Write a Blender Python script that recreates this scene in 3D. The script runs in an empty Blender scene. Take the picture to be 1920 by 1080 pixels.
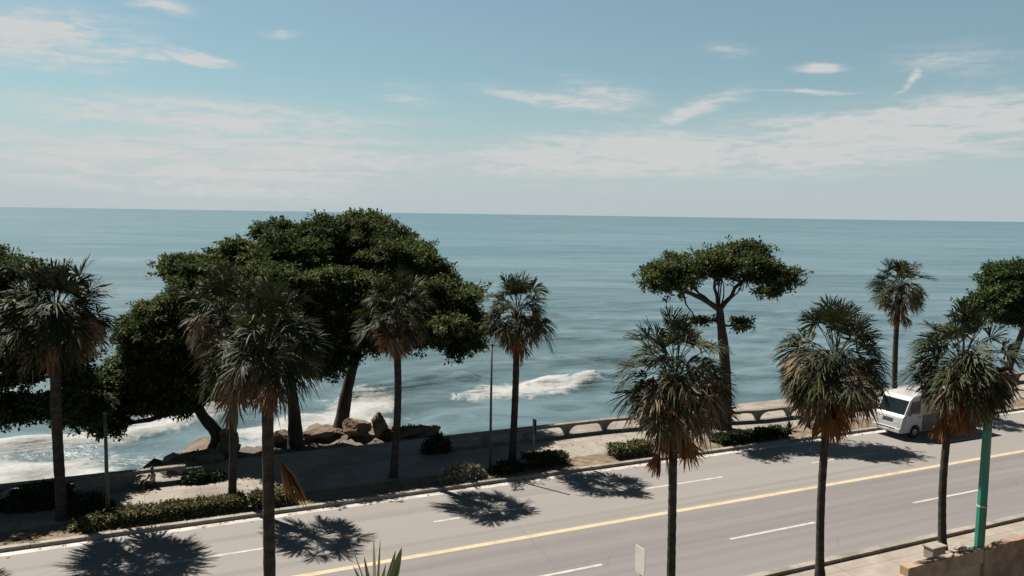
import bpy, bmesh, math, random
import numpy as np
from mathutils import Vector, Matrix, noise as mnoise

# ------------------------------------------------------------------ camera, sky, sun, exposure
S = bpy.context.scene
R = math.radians
CAM_H = 13.3
FPX = 1507.0
roll = math.atan(28/1920)
pitch = math.atan(138*math.cos(roll)/FPX)
cr, sr, cp, sp = math.cos(roll), math.sin(roll), math.cos(pitch), math.sin(pitch)
cam_d = bpy.data.cameras.new('camera')
cam = bpy.data.objects.new('camera', cam_d)
S.collection.objects.link(cam)
right = Vector((cr, sr*sp, sr*cp)); up = Vector((-sr, cr*sp, cr*cp)); fwd = Vector((0, cp, -sp))
m = Matrix.Identity(4)
for i in range(3):
    m[i][0] = right[i]; m[i][1] = up[i]; m[i][2] = -fwd[i]
m[2][3] = CAM_H
cam.matrix_world = m
cam_d.sensor_width = 36.0
cam_d.lens = 36.0*FPX/1920
cam_d.clip_start = 0.1
cam_d.clip_end = 300000
S.camera = cam

SUN_EL = R(54.5)
SUN_DIR = Vector((-0.80*math.cos(SUN_EL), 0.60*math.cos(SUN_EL), math.sin(SUN_EL))).normalized()
sun_d = bpy.data.lights.new('sun', 'SUN')
sun_d.energy = 5.0
sun_d.angle = R(0.5)
sun_d.color = (1.0, 0.93, 0.84)
sun = bpy.data.objects.new('sun', sun_d)
S.collection.objects.link(sun)
sun.rotation_euler = SUN_DIR.to_track_quat('Z', 'Y').to_euler()
sun.location = SUN_DIR*80

S.view_settings.view_transform = 'Standard'
S.view_settings.look = 'None'
S.view_settings.gamma = 1.0
S.view_settings.exposure = 1.2
S.cycles.use_denoising = True
S.cycles.max_bounces = 6
S.cycles.diffuse_bounces = 2
S.cycles.glossy_bounces = 2
S.cycles.transmission_bounces = 3

W = bpy.data.worlds.new('World')
S.world = W
W.use_nodes = True


class Nodes:
    """small helper for writing shader maths"""
    def __init__(self, tree):
        self.t = tree; self.n = tree.nodes; self.l = tree.links
    def new(self, kind, **kw):
        nd = self.n.new(kind)
        for k, v in kw.items():
            setattr(nd, k, v)
        return nd
    def put(self, sock, v):
        if isinstance(v, bpy.types.NodeSocket):
            self.l.new(v, sock)
        else:
            sock.default_value = v
    def math(self, op, a, b=0.0, clamp=False):
        nd = self.new('ShaderNodeMath', operation=op, use_clamp=clamp)
        self.put(nd.inputs[0], a); self.put(nd.inputs[1], b)
        return nd.outputs[0]
    def ramp(self, v, a, b, c=0.0, d=1.0):
        nd = self.new('ShaderNodeMapRange', interpolation_type='SMOOTHSTEP')
        for s_, x in zip(nd.inputs[:5], (v, a, b, c, d)):
            self.put(s_, x)
        return nd.outputs[0]
    def mix(self, f, a, b, blend='MIX'):
        nd = self.new('ShaderNodeMix', data_type='RGBA', blend_type=blend)
        self.put(nd.inputs[0], f); self.put(nd.inputs[6], a); self.put(nd.inputs[7], b)
        return nd.outputs[2]
    def noise(self, vec, scale, detail=4.0, rough=0.5, dist=0.0, dims='3D'):
        nd = self.new('ShaderNodeTexNoise', noise_dimensions=dims)
        if vec is not None: self.l.new(vec, nd.inputs['Vector'])
        nd.inputs['Scale'].default_value = scale
        nd.inputs['Detail'].default_value = detail
        nd.inputs['Roughness'].default_value = rough
        nd.inputs['Distortion'].default_value = dist
        return nd.outputs[0]
    def comb(self, x, y, z=0.0):
        nd = self.new('ShaderNodeCombineXYZ')
        self.put(nd.inputs[0], x); self.put(nd.inputs[1], y); self.put(nd.inputs[2], z)
        return nd.outputs[0]
    def scale(self, vec, xyz):
        nd = self.new('ShaderNodeMapping')
        self.l.new(vec, nd.inputs[0]); nd.inputs['Scale'].default_value = xyz
        return nd.outputs[0]


def rgba(c): return (c[0], c[1], c[2], 1.0)


# clouds: azimuth, elevation, half width, half height (degrees), tilt, weight
CLOUDS = [
    (-29.62, 10.16, 4.39, 1.37, 0, 1.00), (-28.53, 8.57, 2.96, 0.38, 0, 0.50), (-23.02, 12.70, 1.43, 0.44, 0, 0.90),
    (-21.17, 9.77, 1.80, 0.36, -8, 1.00), (-23.87, 9.54, 1.00, 0.26, 0, 0.80), (-16.15, 11.61, 1.21, 0.24, 5, 0.45),
    (-20.27, 5.89, 9.73, 1.09, 0, 0.88), (-19.32, 3.33, 12.44, 2.09, 0, 0.85), (3.17, 7.88, 4.44, 0.47, -8, 0.8),
    (12.70, 7.23, 2.99, 0.56, 18, 0.75), (20.45, 9.72, 1.30, 0.30, -3, 0.72), (14.49, 11.07, 1.38, 0.41, -10, 0.40),
    (25.17, 8.69, 1.15, 0.19, 38, 0.95), (19.53, 8.25, 2.29, 0.14, -3, 0.50), (24.18, 5.34, 11.71, 1.67, 5, 1.05),
    (8.82, 4.27, 11.23, 1.46, 2, 0.95), (30.28, 6.88, 4.25, 0.88, 4, 0.9), (28.41, 9.81, 3.34, 0.87, 0, 0.4),
    (-7.62, 8.03, 2.21, 0.89, 0, 0.4), (6.13, 8.42, 3.30, 0.78, -12, 0.45), (-28.90, 6.01, 3.56, 0.32, -8, 0.40),
]
SKY_STRENGTH = 0.05
N = Nodes(W.node_tree)
for nd in list(N.n): N.n.remove(nd)
w_out = N.new('ShaderNodeOutputWorld'); w_bg = N.new('ShaderNodeBackground')
w_bg.inputs[1].default_value = SKY_STRENGTH
sky = N.new('ShaderNodeTexSky', sky_type='NISHITA', sun_disc=False)
sky.sun_elevation = SUN_EL
sky.sun_rotation = math.atan2(SUN_DIR.x, SUN_DIR.y)
sky.air_density = 1.0; sky.dust_density = 0.6; sky.ozone_density = 1.6
gen = N.new('ShaderNodeTexCoord').outputs['Generated']
sep = N.new('ShaderNodeSeparateXYZ'); N.l.new(gen, sep.inputs[0])
az = N.math('MULTIPLY', N.math('ARCTAN2', sep.outputs[0], sep.outputs[1]), 57.2958)
el = N.math('MULTIPLY', N.math('ARCSINE', sep.outputs[2]), 57.2958)
# warp so cloud edges fray
wn = N.noise(N.comb(N.math('MULTIPLY', az, 0.10), N.math('MULTIPLY', el, 0.45), 0.0), 1.0, 5.0, 0.6)
wn2 = N.noise(N.comb(N.math('MULTIPLY', az, 0.22), N.math('MULTIPLY', el, 0.8), 7.3), 1.0, 5.0, 0.6)
azw = N.math('ADD', az, N.math('MULTIPLY', N.math('SUBTRACT', wn, 0.5), 4.5))
elw = N.math('ADD', el, N.math('MULTIPLY', N.math('SUBTRACT', wn2, 0.5), 1.1))
tot = None
for (a0, e0, sa, se, tl, wt) in CLOUDS:
    dx = N.math('SUBTRACT', azw, a0); dy = N.math('SUBTRACT', elw, e0)
    c_, s_ = math.cos(R(tl)), math.sin(R(tl))
    px = N.math('ADD', N.math('MULTIPLY', dx, c_/sa), N.math('MULTIPLY', dy, s_/sa))
    py = N.math('ADD', N.math('MULTIPLY', dx, -s_/se), N.math('MULTIPLY', dy, c_/se))
    r2 = N.math('ADD', N.math('MULTIPLY', px, px), N.math('MULTIPLY', py, py))
    g = N.math('MULTIPLY', N.math('EXPONENT', N.math('MULTIPLY', r2, -0.8)), wt)
    tot = g if tot is None else N.math('MAXIMUM', tot, g)
streak = N.noise(N.comb(N.math('MULTIPLY', azw, 0.16), N.math('MULTIPLY', elw, 1.5), 3.1), 1.0, 7.0, 0.62, 0.6)
fluff = N.noise(N.comb(N.math('MULTIPLY', az, 0.7), N.math('MULTIPLY', el, 2.4), 1.7), 1.0, 6.0, 0.6, 0.3)
cl = N.math('MULTIPLY', tot, N.ramp(streak, 0.28, 0.66, 0.30, 1.28))
cl = N.math('MULTIPLY', cl, N.ramp(fluff, 0.28, 0.7, 0.55, 1.2))
cl = N.ramp(cl, 0.0, 0.70, 0.0, 0.92)
low = N.math('MULTIPLY', N.ramp(el, 0.0, 10.0, 0.92, 0.22), N.ramp(el, 14.0, 40.0, 1.0, 0.0))          # pale air low over the water
blue = N.mix(1.0, sky.outputs[0], (0.62, 0.79, 0.70, 1), 'MULTIPLY')
deep = N.ramp(el, 14.0, 55.0, 1.0, 0.22)       # sky dimmed overhead, above the view, to cut fill light and deepen shadows
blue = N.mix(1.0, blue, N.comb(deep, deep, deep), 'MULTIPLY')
pale = tuple(v/SKY_STRENGTH for v in (0.212, 0.240, 0.256)) + (1.0,)
white = tuple(v/SKY_STRENGTH for v in (0.270, 0.276, 0.274)) + (1.0,)
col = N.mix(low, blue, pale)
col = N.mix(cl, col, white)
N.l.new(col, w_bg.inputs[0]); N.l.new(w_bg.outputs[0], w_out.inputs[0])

# ------------------------------------------------------------------ frame of the street: t along the road, s towards the sea
TH = R(25.0)
U = np.array([math.cos(TH), math.sin(TH)]); V = np.array([-math.sin(TH), math.cos(TH)])
def P(t, s, z=0.0):
    return Vector((t*U[0]+s*V[0], t*U[1]+s*V[1], z))

COL = S.collection


# ------------------------------------------------------------------ materials
ALB = 0.80
def dim(c): return tuple(v*ALB for v in c)

def material(name, c1, c2=None, scale=4.0, rough=0.8, bump=0.0, bscale=None, spec=0.3, stretch=None, c3=None, metal=0.0, detail=6.0, lo=0.35, hi=0.65):
    mt = bpy.data.materials.new(name); mt.use_nodes = True
    c1 = dim(c1); c2 = dim(c2) if c2 else None; c3 = dim(c3) if c3 else None
    n = Nodes(mt.node_tree); b = n.n['Principled BSDF']
    co = n.new('ShaderNodeTexCoord').outputs['Object']
    v = n.scale(co, stretch) if stretch else co
    if c2 is not None:
        nz = n.noise(v, scale, detail, 0.6)
        c = n.mix(n.ramp(nz, lo, hi), rgba(c1), rgba(c2))
        if c3 is not None:
            nz2 = n.noise(v, scale*0.23, 5.0, 0.6, 0.4)
            c = n.mix(n.ramp(nz2, 0.48, 0.68), c, rgba(c3))
        n.l.new(c, b.inputs['Base Color'])
    else:
        b.inputs['Base Color'].default_value = rgba(c1)
    b.inputs['Roughness'].default_value = rough
    b.inputs['Specular IOR Level'].default_value = spec
    b.inputs['Metallic'].default_value = metal
    if bump:
        bp = n.new('ShaderNodeBump'); bp.inputs['Strength'].default_value = bump
        bp.inputs['Distance'].default_value = 0.03
        n.l.new(n.noise(v, bscale or scale*3, 6.0, 0.6), bp.inputs['Height'])
        n.l.new(bp.outputs[0], b.inputs['Normal'])
    return mt


def leaf_material(name, dark, light, extra=None, trans=0.25, rough=0.7, spec=0.10):
    """colour from the per-leaf 'tint' attribute"""
    mt = bpy.data.materials.new(name); mt.use_nodes = True
    n = Nodes(mt.node_tree); b = n.n['Principled BSDF']; out = n.n['Material Output']
    at = n.new('ShaderNodeAttribute', attribute_name='tint')
    cr_ = n.new('ShaderNodeValToRGB'); n.l.new(at.outputs['Fac'], cr_.inputs[0])
    e = cr_.color_ramp.elements
    e[0].color = rgba(dark); e[1].color = rgba(light); e[1].position = 0.8 if extra else 1.0
    if extra:
        x = e.new(1.0); x.color = rgba(extra)
    n.l.new(cr_.outputs[0], b.inputs['Base Color'])
    b.inputs['Roughness'].default_value = rough
    b.inputs['Specular IOR Level'].default_value = spec
    tr = n.new('ShaderNodeBsdfTranslucent'); n.l.new(cr_.outputs[0], tr.inputs[0])
    mx = n.new('ShaderNodeMixShader'); mx.inputs[0].default_value = trans
    n.l.new(b.outputs[0], mx.inputs[1]); n.l.new(tr.outputs[0], mx.inputs[2]); n.l.new(mx.outputs[0], out.inputs[0])
    return mt


M = {}
M['ground'] = material('dry_earth', (0.16, 0.125, 0.09), (0.24, 0.19, 0.14), 0.8, 0.95, 0.3)
M['paving'] = material('promenade_concrete', (0.225, 0.20, 0.17), (0.27, 0.24, 0.205), 1.3, 0.9, 0.15, 20, c3=(0.165, 0.145, 0.122))
M['sidewalk'] = material('sidewalk_concrete', (0.24, 0.21, 0.175), (0.30, 0.265, 0.225), 1.1, 0.9, 0.15, 20, c3=(0.21, 0.18, 0.15))
M['kerb'] = material('kerb_concrete', (0.22, 0.195, 0.165), (0.29, 0.26, 0.225), 2.0, 0.9, 0.2, 14, c3=(0.16, 0.14, 0.115))
M['soil'] = material('strip_soil', (0.11, 0.08, 0.05), (0.20, 0.15, 0.10), 2.2, 0.95, 0.6, 12, c3=(0.085, 0.085, 0.045))
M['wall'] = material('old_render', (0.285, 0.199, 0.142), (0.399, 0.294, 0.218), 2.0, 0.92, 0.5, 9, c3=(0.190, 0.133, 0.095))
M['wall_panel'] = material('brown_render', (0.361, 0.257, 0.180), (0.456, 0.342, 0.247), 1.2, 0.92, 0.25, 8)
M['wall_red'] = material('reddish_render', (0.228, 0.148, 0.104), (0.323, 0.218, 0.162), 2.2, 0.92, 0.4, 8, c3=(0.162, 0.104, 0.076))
M['pillar'] = material('cream_render', (0.28, 0.20, 0.12), (0.34, 0.25, 0.16), 2.0, 0.9, 0.3, 12, c3=(0.22, 0.15, 0.08))
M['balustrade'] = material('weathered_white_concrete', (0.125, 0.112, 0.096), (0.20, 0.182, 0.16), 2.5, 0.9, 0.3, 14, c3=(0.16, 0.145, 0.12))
M['rock'] = material('coral_rock', (0.095, 0.063, 0.042), (0.185, 0.125, 0.085), 1.6, 0.95, 0.9, 6, c3=(0.12, 0.09, 0.065))
M['shore'] = material('shore_rock', (0.075, 0.06, 0.047), (0.16, 0.12, 0.085), 1.1, 0.95, 1.0, 5, c3=(0.05, 0.042, 0.035))
M['bark'] = material('tree_bark', (0.026, 0.021, 0.017), (0.055, 0.044, 0.036), 3.0, 0.95, 0.8, 9, stretch=(1, 1, 0.35))
M['palm_bark'] = material('palm_bark', (0.024, 0.020, 0.016), (0.055, 0.046, 0.038), 3.0, 0.95, 0.8, 10, stretch=(1, 1, 2.2), c3=(0.026, 0.021, 0.018))
M['leaf'] = leaf_material('almond_leaf', (0.011, 0.021, 0.008), (0.082, 0.103, 0.029), (0.24, 0.215, 0.075), 0.30)
M['leaf_dull'] = leaf_material('dull_leaf', (0.020, 0.034, 0.014), (0.062, 0.080, 0.028), (0.12, 0.11, 0.05))
M['leaf_fresh'] = leaf_material('fresh_leaf', (0.016, 0.032, 0.011), (0.062, 0.094, 0.030), (0.14, 0.155, 0.055))
M['frond'] = leaf_material('fan_frond', (0.011, 0.018, 0.007), (0.056, 0.060, 0.020), (0.16, 0.125, 0.065), 0.15, 0.65, 0.18)
M['dead_frond'] = leaf_material('dead_frond', (0.055, 0.039, 0.025), (0.24, 0.18, 0.115), (0.35, 0.28, 0.19), 0.12, 0.8, 0.15)
M['skirt'] = leaf_material('brown_frond', (0.085, 0.038, 0.016), (0.26, 0.12, 0.05), (0.32, 0.20, 0.11), 0.25, 0.8, 0.15)
M['hedge'] = leaf_material('hedge_leaf', (0.05, 0.055, 0.020), (0.13, 0.125, 0.055), (0.26, 0.23, 0.13), 0.15)
M['shrub_pale'] = leaf_material('pale_shrub_leaf', (0.14, 0.12, 0.075), (0.34, 0.29, 0.21), (0.52, 0.45, 0.35), 0.15)
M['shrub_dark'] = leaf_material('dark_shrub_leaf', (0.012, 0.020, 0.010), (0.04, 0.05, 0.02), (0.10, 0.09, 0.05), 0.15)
M['red_leaf'] = leaf_material('red_leaf', (0.10, 0.015, 0.015), (0.26, 0.06, 0.05), (0.45, 0.35, 0.30), 0.2)
M['yucca'] = leaf_material('striped_leaf', (0.05, 0.075, 0.035), (0.12, 0.14, 0.07), (0.48, 0.42, 0.28), 0.2)
M['steel'] = material('grey_painted_steel', (0.16, 0.17, 0.17), (0.22, 0.23, 0.23), 3.0, 0.5, 0.05, spec=0.5)
M['steel_dark'] = material('dark_steel', (0.035, 0.04, 0.042), (0.06, 0.065, 0.066), 3.0, 0.55, 0.05, spec=0.5)
M['green'] = material('green_pole_paint', (0.012, 0.17, 0.115), (0.018, 0.21, 0.145), 1.5, 0.42, 0.06, 14, spec=0.5, c3=(0.02, 0.145, 0.10))
M['sign_white'] = material('sign_white', (0.50, 0.47, 0.435), (0.56, 0.53, 0.49), 2.0, 0.6)
M['sign_blue'] = material('sign_blue', (0.02, 0.06, 0.11), (0.03, 0.08, 0.14), 3.0, 0.5)
M['white_line'] = material('worn_white_paint', (0.42, 0.395, 0.365), (0.32, 0.30, 0.275), 2.2, 0.8, 0.1, 30)
M['edge_line'] = material('worn_edge_paint', (0.46, 0.435, 0.40), (0.30, 0.28, 0.255), 0.9, 0.85, 0.1, 30)
M['yellow_line'] = material('worn_yellow_paint', (0.43, 0.345, 0.225), (0.30, 0.25, 0.18), 1.6, 0.8, 0.1, 30, lo=0.45, hi=0.75)
M['van_white'] = material('van_white_paint', (0.40, 0.395, 0.385), (0.35, 0.343, 0.33), 0.9, 0.35, spec=0.5)
M['van_dark'] = material('van_dark_paint', (0.02, 0.022, 0.03), (0.03, 0.032, 0.04), 1.0, 0.4, spec=0.5)
M['van_beige'] = material('van_beige_panel', (0.30, 0.24, 0.18), (0.35, 0.285, 0.22), 1.0, 0.45, spec=0.5)  # plain opaque beige filling the side windows
M['glass'] = material('dark_glass', (0.008, 0.010, 0.012), rough=0.08, spec=0.5)
M['rubber'] = material('tyre_rubber', (0.015, 0.015, 0.015), rough=0.9)
M['chrome'] = material('bright_metal', (0.45, 0.45, 0.45), rough=0.25, metal=1.0)
M['lamp_glass'] = material('headlamp_glass', (0.30, 0.31, 0.32), rough=0.1, spec=0.6)
M['skin'] = material('skin', (0.13, 0.065, 0.04), rough=0.6)
M['hair'] = material('black_hair', (0.008, 0.007, 0.006), rough=0.6)
M['shirt'] = material('pale_shirt', (0.42, 0.38, 0.33), (0.30, 0.26, 0.22), 9.0, 0.9)
M['trousers'] = material('dark_trousers', (0.05, 0.03, 0.025), rough=0.9)

# asphalt: streaked along the lanes
mt = bpy.data.materials.new('worn_asphalt'); mt.use_nodes = True
n = Nodes(mt.node_tree); b = n.n['Principled BSDF']
co = n.new('ShaderNodeTexCoord').outputs['Object']
band = n.noise(n.scale(co, (0.012, 0.75, 1)), 1.0, 4.0, 0.55)
band2 = n.noise(n.scale(co, (0.05, 2.2, 1)), 1.0, 4.0, 0.6)
patch = n.noise(co, 0.35, 6.0, 0.6, 0.5)
grain = n.noise(co, 45.0, 4.0, 0.7)
c = n.mix(n.ramp(band, 0.34, 0.66), (0.1153, 0.1084, 0.1045, 1), (0.1460, 0.1379, 0.1342, 1))
c = n.mix(n.ramp(band2, 0.50, 0.72, 0.0, 0.45), c, (0.0946, 0.0889, 0.0868, 1))
c = n.mix(n.ramp(patch, 0.55, 0.75, 0.0, 0.4), c, (0.1577, 0.1501, 0.1440, 1))
c = n.mix(n.ramp(grain, 0.3, 0.7, 0.0, 0.25), c, (0.0901, 0.0861, 0.0848, 1))
sy = n.new('ShaderNodeSeparateXYZ'); n.l.new(co, sy.inputs[0])
wob = n.math('MULTIPLY', n.math('SUBTRACT', n.noise(co, 0.4, 4.0), 0.5), 0.25)
c = n.mix(n.math('MULTIPLY', n.ramp(n.math('ADD', sy.outputs[1], wob), 28.8, 28.95), 0.75), c, (0.1712, 0.1601, 0.1504, 1))   # the seaward half is lighter
tr = n.noise(n.scale(co, (0.02, 1.15, 1)), 1.0, 2.0, 0.4)                     # tyre tracks
c = n.mix(n.ramp(tr, 0.52, 0.66, 0.0, 0.35), c, (0.0924, 0.0869, 0.0839, 1))
oil = n.noise(n.scale(co, (0.25, 0.9, 1)), 1.0, 7.0, 0.7, 1.0)
c = n.mix(n.ramp(oil, 0.66, 0.78, 0.0, 0.5), c, (0.0651, 0.0615, 0.0589, 1))
vor = n.new('ShaderNodeTexVoronoi', feature='DISTANCE_TO_EDGE'); vor.inputs['Scale'].default_value = 0.16
n.l.new(n.mix(0.12, co, n.new('ShaderNodeTexNoise').outputs[1]), vor.inputs['Vector'])
crk = n.math('MULTIPLY', n.ramp(vor.outputs[0], 0.0, 0.006, 1.0, 0.0), n.ramp(n.noise(co, 0.11, 3.0), 0.5, 0.6))
c = n.mix(n.math('MULTIPLY', crk, 0.28), c, (0.0473, 0.0445, 0.0436, 1))
n.l.new(c, b.inputs['Base Color']); b.inputs['Roughness'].default_value = 0.85
b.inputs['Specular IOR Level'].default_value = 0.25
bp = n.new('ShaderNodeBump'); bp.inputs['Strength'].default_value = 0.2; bp.inputs['Distance'].default_value = 0.01
n.l.new(grain, bp.inputs['Height']); n.l.new(bp.outputs[0], b.inputs['Normal'])
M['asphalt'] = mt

# paving joints on the promenade and the sidewalk
for key in ('paving', 'sidewalk'):
    n = Nodes(M[key].node_tree); b = n.n['Principled BSDF']
    src = b.inputs['Base Color'].links[0].from_socket
    br = n.new('ShaderNodeTexBrick', offset=0.0)
    br.inputs['Color1'].default_value = (1, 1, 1, 1); br.inputs['Color2'].default_value = (0.93, 0.93, 0.93, 1)
    br.inputs['Mortar'].default_value = (0.6, 0.58, 0.56, 1)
    br.inputs['Scale'].default_value = 1.0; br.inputs['Mortar Size'].default_value = 0.018
    br.inputs['Brick Width'].default_value = 2.4; br.inputs['Row Height'].default_value = 1.25
    n.l.new(n.new('ShaderNodeTexCoord').outputs['Object'], br.inputs['Vector'])
    n.l.new(n.mix(1.0, src, br.outputs[0], 'MULTIPLY'), b.inputs['Base Color'])

# sea
mt = bpy.data.materials.new('sea_water'); mt.use_nodes = True
n = Nodes(mt.node_tree); b = n.n['Principled BSDF']; out = n.n['Material Output']
geo = n.new('ShaderNodeNewGeometry').outputs['Position']
sp_ = n.new('ShaderNodeSeparateXYZ'); n.l.new(geo, sp_.inputs[0])
dist = sp_.outputs[1]
big = n.noise(n.scale(geo, (0.0016, 0.0042, 1)), 1.0, 5.0, 0.6, 0.5)
mid = n.noise(n.scale(geo, (0.012, 0.045, 1)), 1.0, 6.0, 0.62, 0.5)
sml = n.noise(n.scale(geo, (0.16, 0.42, 1)), 1.0, 6.0, 0.62, 0.4)
c = n.mix(n.ramp(dist, 60.0, 420.0), (0.0408, 0.0645, 0.0687, 1), (0.0473, 0.0982, 0.1159, 1))
c = n.mix(n.ramp(dist, 500.0, 5000.0), c, (0.0294, 0.0783, 0.1074, 1))
c = n.mix(n.ramp(mid, 0.44, 0.62, 0.0, 0.75), c, (0.0938, 0.1398, 0.1588, 1))
c = n.mix(n.ramp(big, 0.42, 0.66, 0.0, 0.50), c, (0.0979, 0.1498, 0.1718, 1))
drk = n.noise(n.scale(geo, (0.013, 0.060, 1)), 1.0, 5.0, 0.6, 0.4)
c = n.mix(n.ramp(drk, 0.52, 0.68, 0.0, 0.65), c, (0.0388, 0.0811, 0.0944, 1))
c = n.mix(n.ramp(sml, 0.52, 0.74, 0.0, 0.5), c, (0.0245, 0.0516, 0.0601, 1))
fa = n.new('ShaderNodeAttribute', attribute_name='foam').outputs['Fac']
lace = n.noise(geo, 0.55, 8.0, 0.68, 0.8)
fm = n.ramp(n.math('ADD', fa, n.math('MULTIPLY', n.math('SUBTRACT', lace, 0.5), 1.7)), 0.30, 0.86)
fm = n.math('MULTIPLY', fm, n.ramp(fa, 0.02, 0.2))
fcol = n.mix(n.ramp(n.noise(geo, 1.6, 7.0, 0.7), 0.3, 0.7), (0.2016, 0.2117, 0.2083, 1), (0.2822, 0.2822, 0.2722, 1))
c = n.mix(fm, c, fcol)
n.l.new(c, b.inputs['Base Color'])
n.l.new(n.math('ADD', 0.30, n.math('MULTIPLY', fm, 0.5)), b.inputs['Roughness'])
b.inputs['Specular IOR Level'].default_value = 0.11
bp = n.new('ShaderNodeBump'); bp.inputs['Strength'].default_value = 0.55; bp.inputs['Distance'].default_value = 0.5
h1 = n.noise(n.scale(geo, (0.22, 0.5, 1)), 1.0, 7.0, 0.6, 0.3)
h2 = n.noise(n.scale(geo, (0.03, 0.10, 1)), 1.0, 3.0, 0.5, 0.3)
n.l.new(n.math('ADD', h1, n.math('MULTIPLY', h2, 2.0)), bp.inputs['Height'])
n.l.new(bp.outputs[0], b.inputs['Normal'])
M['sea'] = mt


# ------------------------------------------------------------------ object helpers
def link(name, me, mat, parent=None):
    o = bpy.data.objects.new(name, me); COL.objects.link(o)
    if mat is not None: me.materials.append(mat)
    if parent is not None: o.parent = parent
    return o

def tag(o, label=None, cat=None, group=None, kind=None):
    if label: o['label'] = label
    if cat: o['category'] = cat
    if group: o['group'] = group
    if kind: o['kind'] = kind
    return o

def thing(name, label, cat, loc=(0, 0, 0), rotz=0.0, group=None):
    o = bpy.data.objects.new(name, None); COL.objects.link(o)
    o.location = loc; o.rotation_euler = (0, 0, rotz); o.empty_display_size = 0.2
    return tag(o, label, cat, group)

def quads_obj(name, Vt, Q, mat, parent=None, tint=None, smooth=False):
    Vt = np.asarray(Vt, np.float32); Q = np.asarray(Q, np.int32)
    me = bpy.data.meshes.new(name)
    me.vertices.add(len(Vt)); me.vertices.foreach_set('co', Vt.ravel())
    me.loops.add(Q.size); me.loops.foreach_set('vertex_index', Q.ravel())
    me.polygons.add(len(Q))
    me.polygons.foreach_set('loop_start', np.arange(0, Q.size, 4, dtype=np.int32))
    me.update(calc_edges=True)
    if smooth: me.polygons.foreach_set('use_smooth', np.ones(len(Q), bool))
    if tint is not None:
        a = me.attributes.new('tint', 'FLOAT', 'POINT'); a.data.foreach_set('value', np.asarray(tint, np.float32))
    return link(name, me, mat, parent)

class MB:
    """collects boxes, tubes and prisms into one mesh object"""
    def __init__(self): self.v = []; self.f = []
    def add(self, v, f):
        k = len(self.v); self.v += [tuple(x) for x in v]; self.f += [tuple(i+k for i in q) for q in f]; return self
    def box(self, x0, x1, y0, y1, z0, z1):
        v = [(x, y, z) for z in (z0, z1) for (x, y) in ((x0, y0), (x1, y0), (x1, y1), (x0, y1))]
        return self.add(v, [(3, 2, 1, 0), (4, 5, 6, 7), (0, 1, 5, 4), (1, 2, 6, 5), (2, 3, 7, 6), (3, 0, 4, 7)])
    def tube(self, pts, rad, k=10, caps=True):
        pts = [Vector(p) for p in pts]; base = len(self.v); rings = []
        ref = Vector((0.31, 0.95, 0.05)).normalized()
        for i, p in enumerate(pts):
            d = (pts[min(i+1, len(pts)-1)] - pts[max(i-1, 0)]).normalized()
            if abs(d.dot(ref)) > 0.97: ref = Vector((1, 0, 0))
            a = d.cross(ref).normalized(); b_ = d.cross(a).normalized()
            r = rad[i] if hasattr(rad, '__len__') else rad
            rings.append([p + (a*math.cos(2*math.pi*j/k) + b_*math.sin(2*math.pi*j/k))*r for j in range(k)])
        v = [q for rg in rings for q in rg]; f = []
        for i in range(len(pts)-1):
            for j in range(k):
                f.append((i*k+j, i*k+(j+1) % k, (i+1)*k+(j+1) % k, (i+1)*k+j))
        if caps:
            f.append(tuple(range(k))); f.append(tuple(range((len(pts)-1)*k+k-1, (len(pts)-1)*k-1, -1)))
        return self.add(v, f)
    def prism(self, poly, y0, y1):
        """polygon in x,z pushed along y"""
        k = len(poly)
        v = [(x, y0, z) for x, z in poly] + [(x, y1, z) for x, z in poly]
        f = [tuple(range(k)), tuple(range(2*k-1, k-1, -1))] + [(i, k+i, k+(i+1) % k, (i+1) % k) for i in range(k)]
        return self.add(v, f)
    def build(self, name, mat, parent=None, bevel=0.0, smooth=False, seg=2):
        me = bpy.data.meshes.new(name); me.from_pydata(self.v, [], self.f)
        bm = bmesh.new(); bm.from_mesh(me); bmesh.ops.recalc_face_normals(bm, faces=bm.faces); bm.to_mesh(me); bm.free()
        if smooth:
            for p in me.polygons: p.use_smooth = True
        o = link(name, me, mat, parent)
        if bevel:
            md = o.modifiers.new('bevel', 'BEVEL'); md.width = bevel; md.segments = seg; md.limit_method = 'ANGLE'
        return o


def road_strip(name, t0, t1, s0, s1, z, mat, n_t=1):
    """flat sheet in street coordinates; the object is turned so its x runs along the road"""
    v = []; q = []
    for i in range(n_t+1):
        t = t0 + (t1-t0)*i/n_t; v += [(t, s0, z), (t, s1, z)]
    for i in range(n_t): q.append((2*i, 2*i+2, 2*i+3, 2*i+1))
    o = quads_obj(name, v, q, mat); o.rotation_euler = (0, 0, TH)
    return tag(o, kind='structure')


# ------------------------------------------------------------------ ground, road, kerbs, paving
road_strip('ground', -420, 420, -320, 44.15, -0.03, M['ground'])
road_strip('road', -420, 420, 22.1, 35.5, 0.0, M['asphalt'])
road_strip('sidewalk', -420, 420, 17.4, 21.9, 0.03, M['sidewalk'])
road_strip('planting_strip', -420, 420, 35.72, 37.45, 0.10, M['soil'])
road_strip('promenade', -420, 420, 37.45, 44.1, 0.104, M['paving'])

def kerb(name, s0, s1, z):
    b_ = MB()
    t = -120.0; rr = random.Random(5)
    while t < 200:
        L = 1.9
        dz = rr.uniform(-0.008, 0.008); ds = rr.uniform(-0.008, 0.008)
        b_.box(t, t+L-0.012, s0+ds, s1+ds, -0.1, z+dz); t += L
    o = b_.build(name, M['kerb'], bevel=0.025); o.rotation_euler = (0, 0, TH)
    return tag(o, kind='structure')
kerb('kerb', 21.88, 22.2, 0.17)
kerb('kerb', 35.45, 35.74, 0.16)
road_strip('gutter', -120, 200, 35.0, 35.45, 0.004, M['edge_line'])

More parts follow.
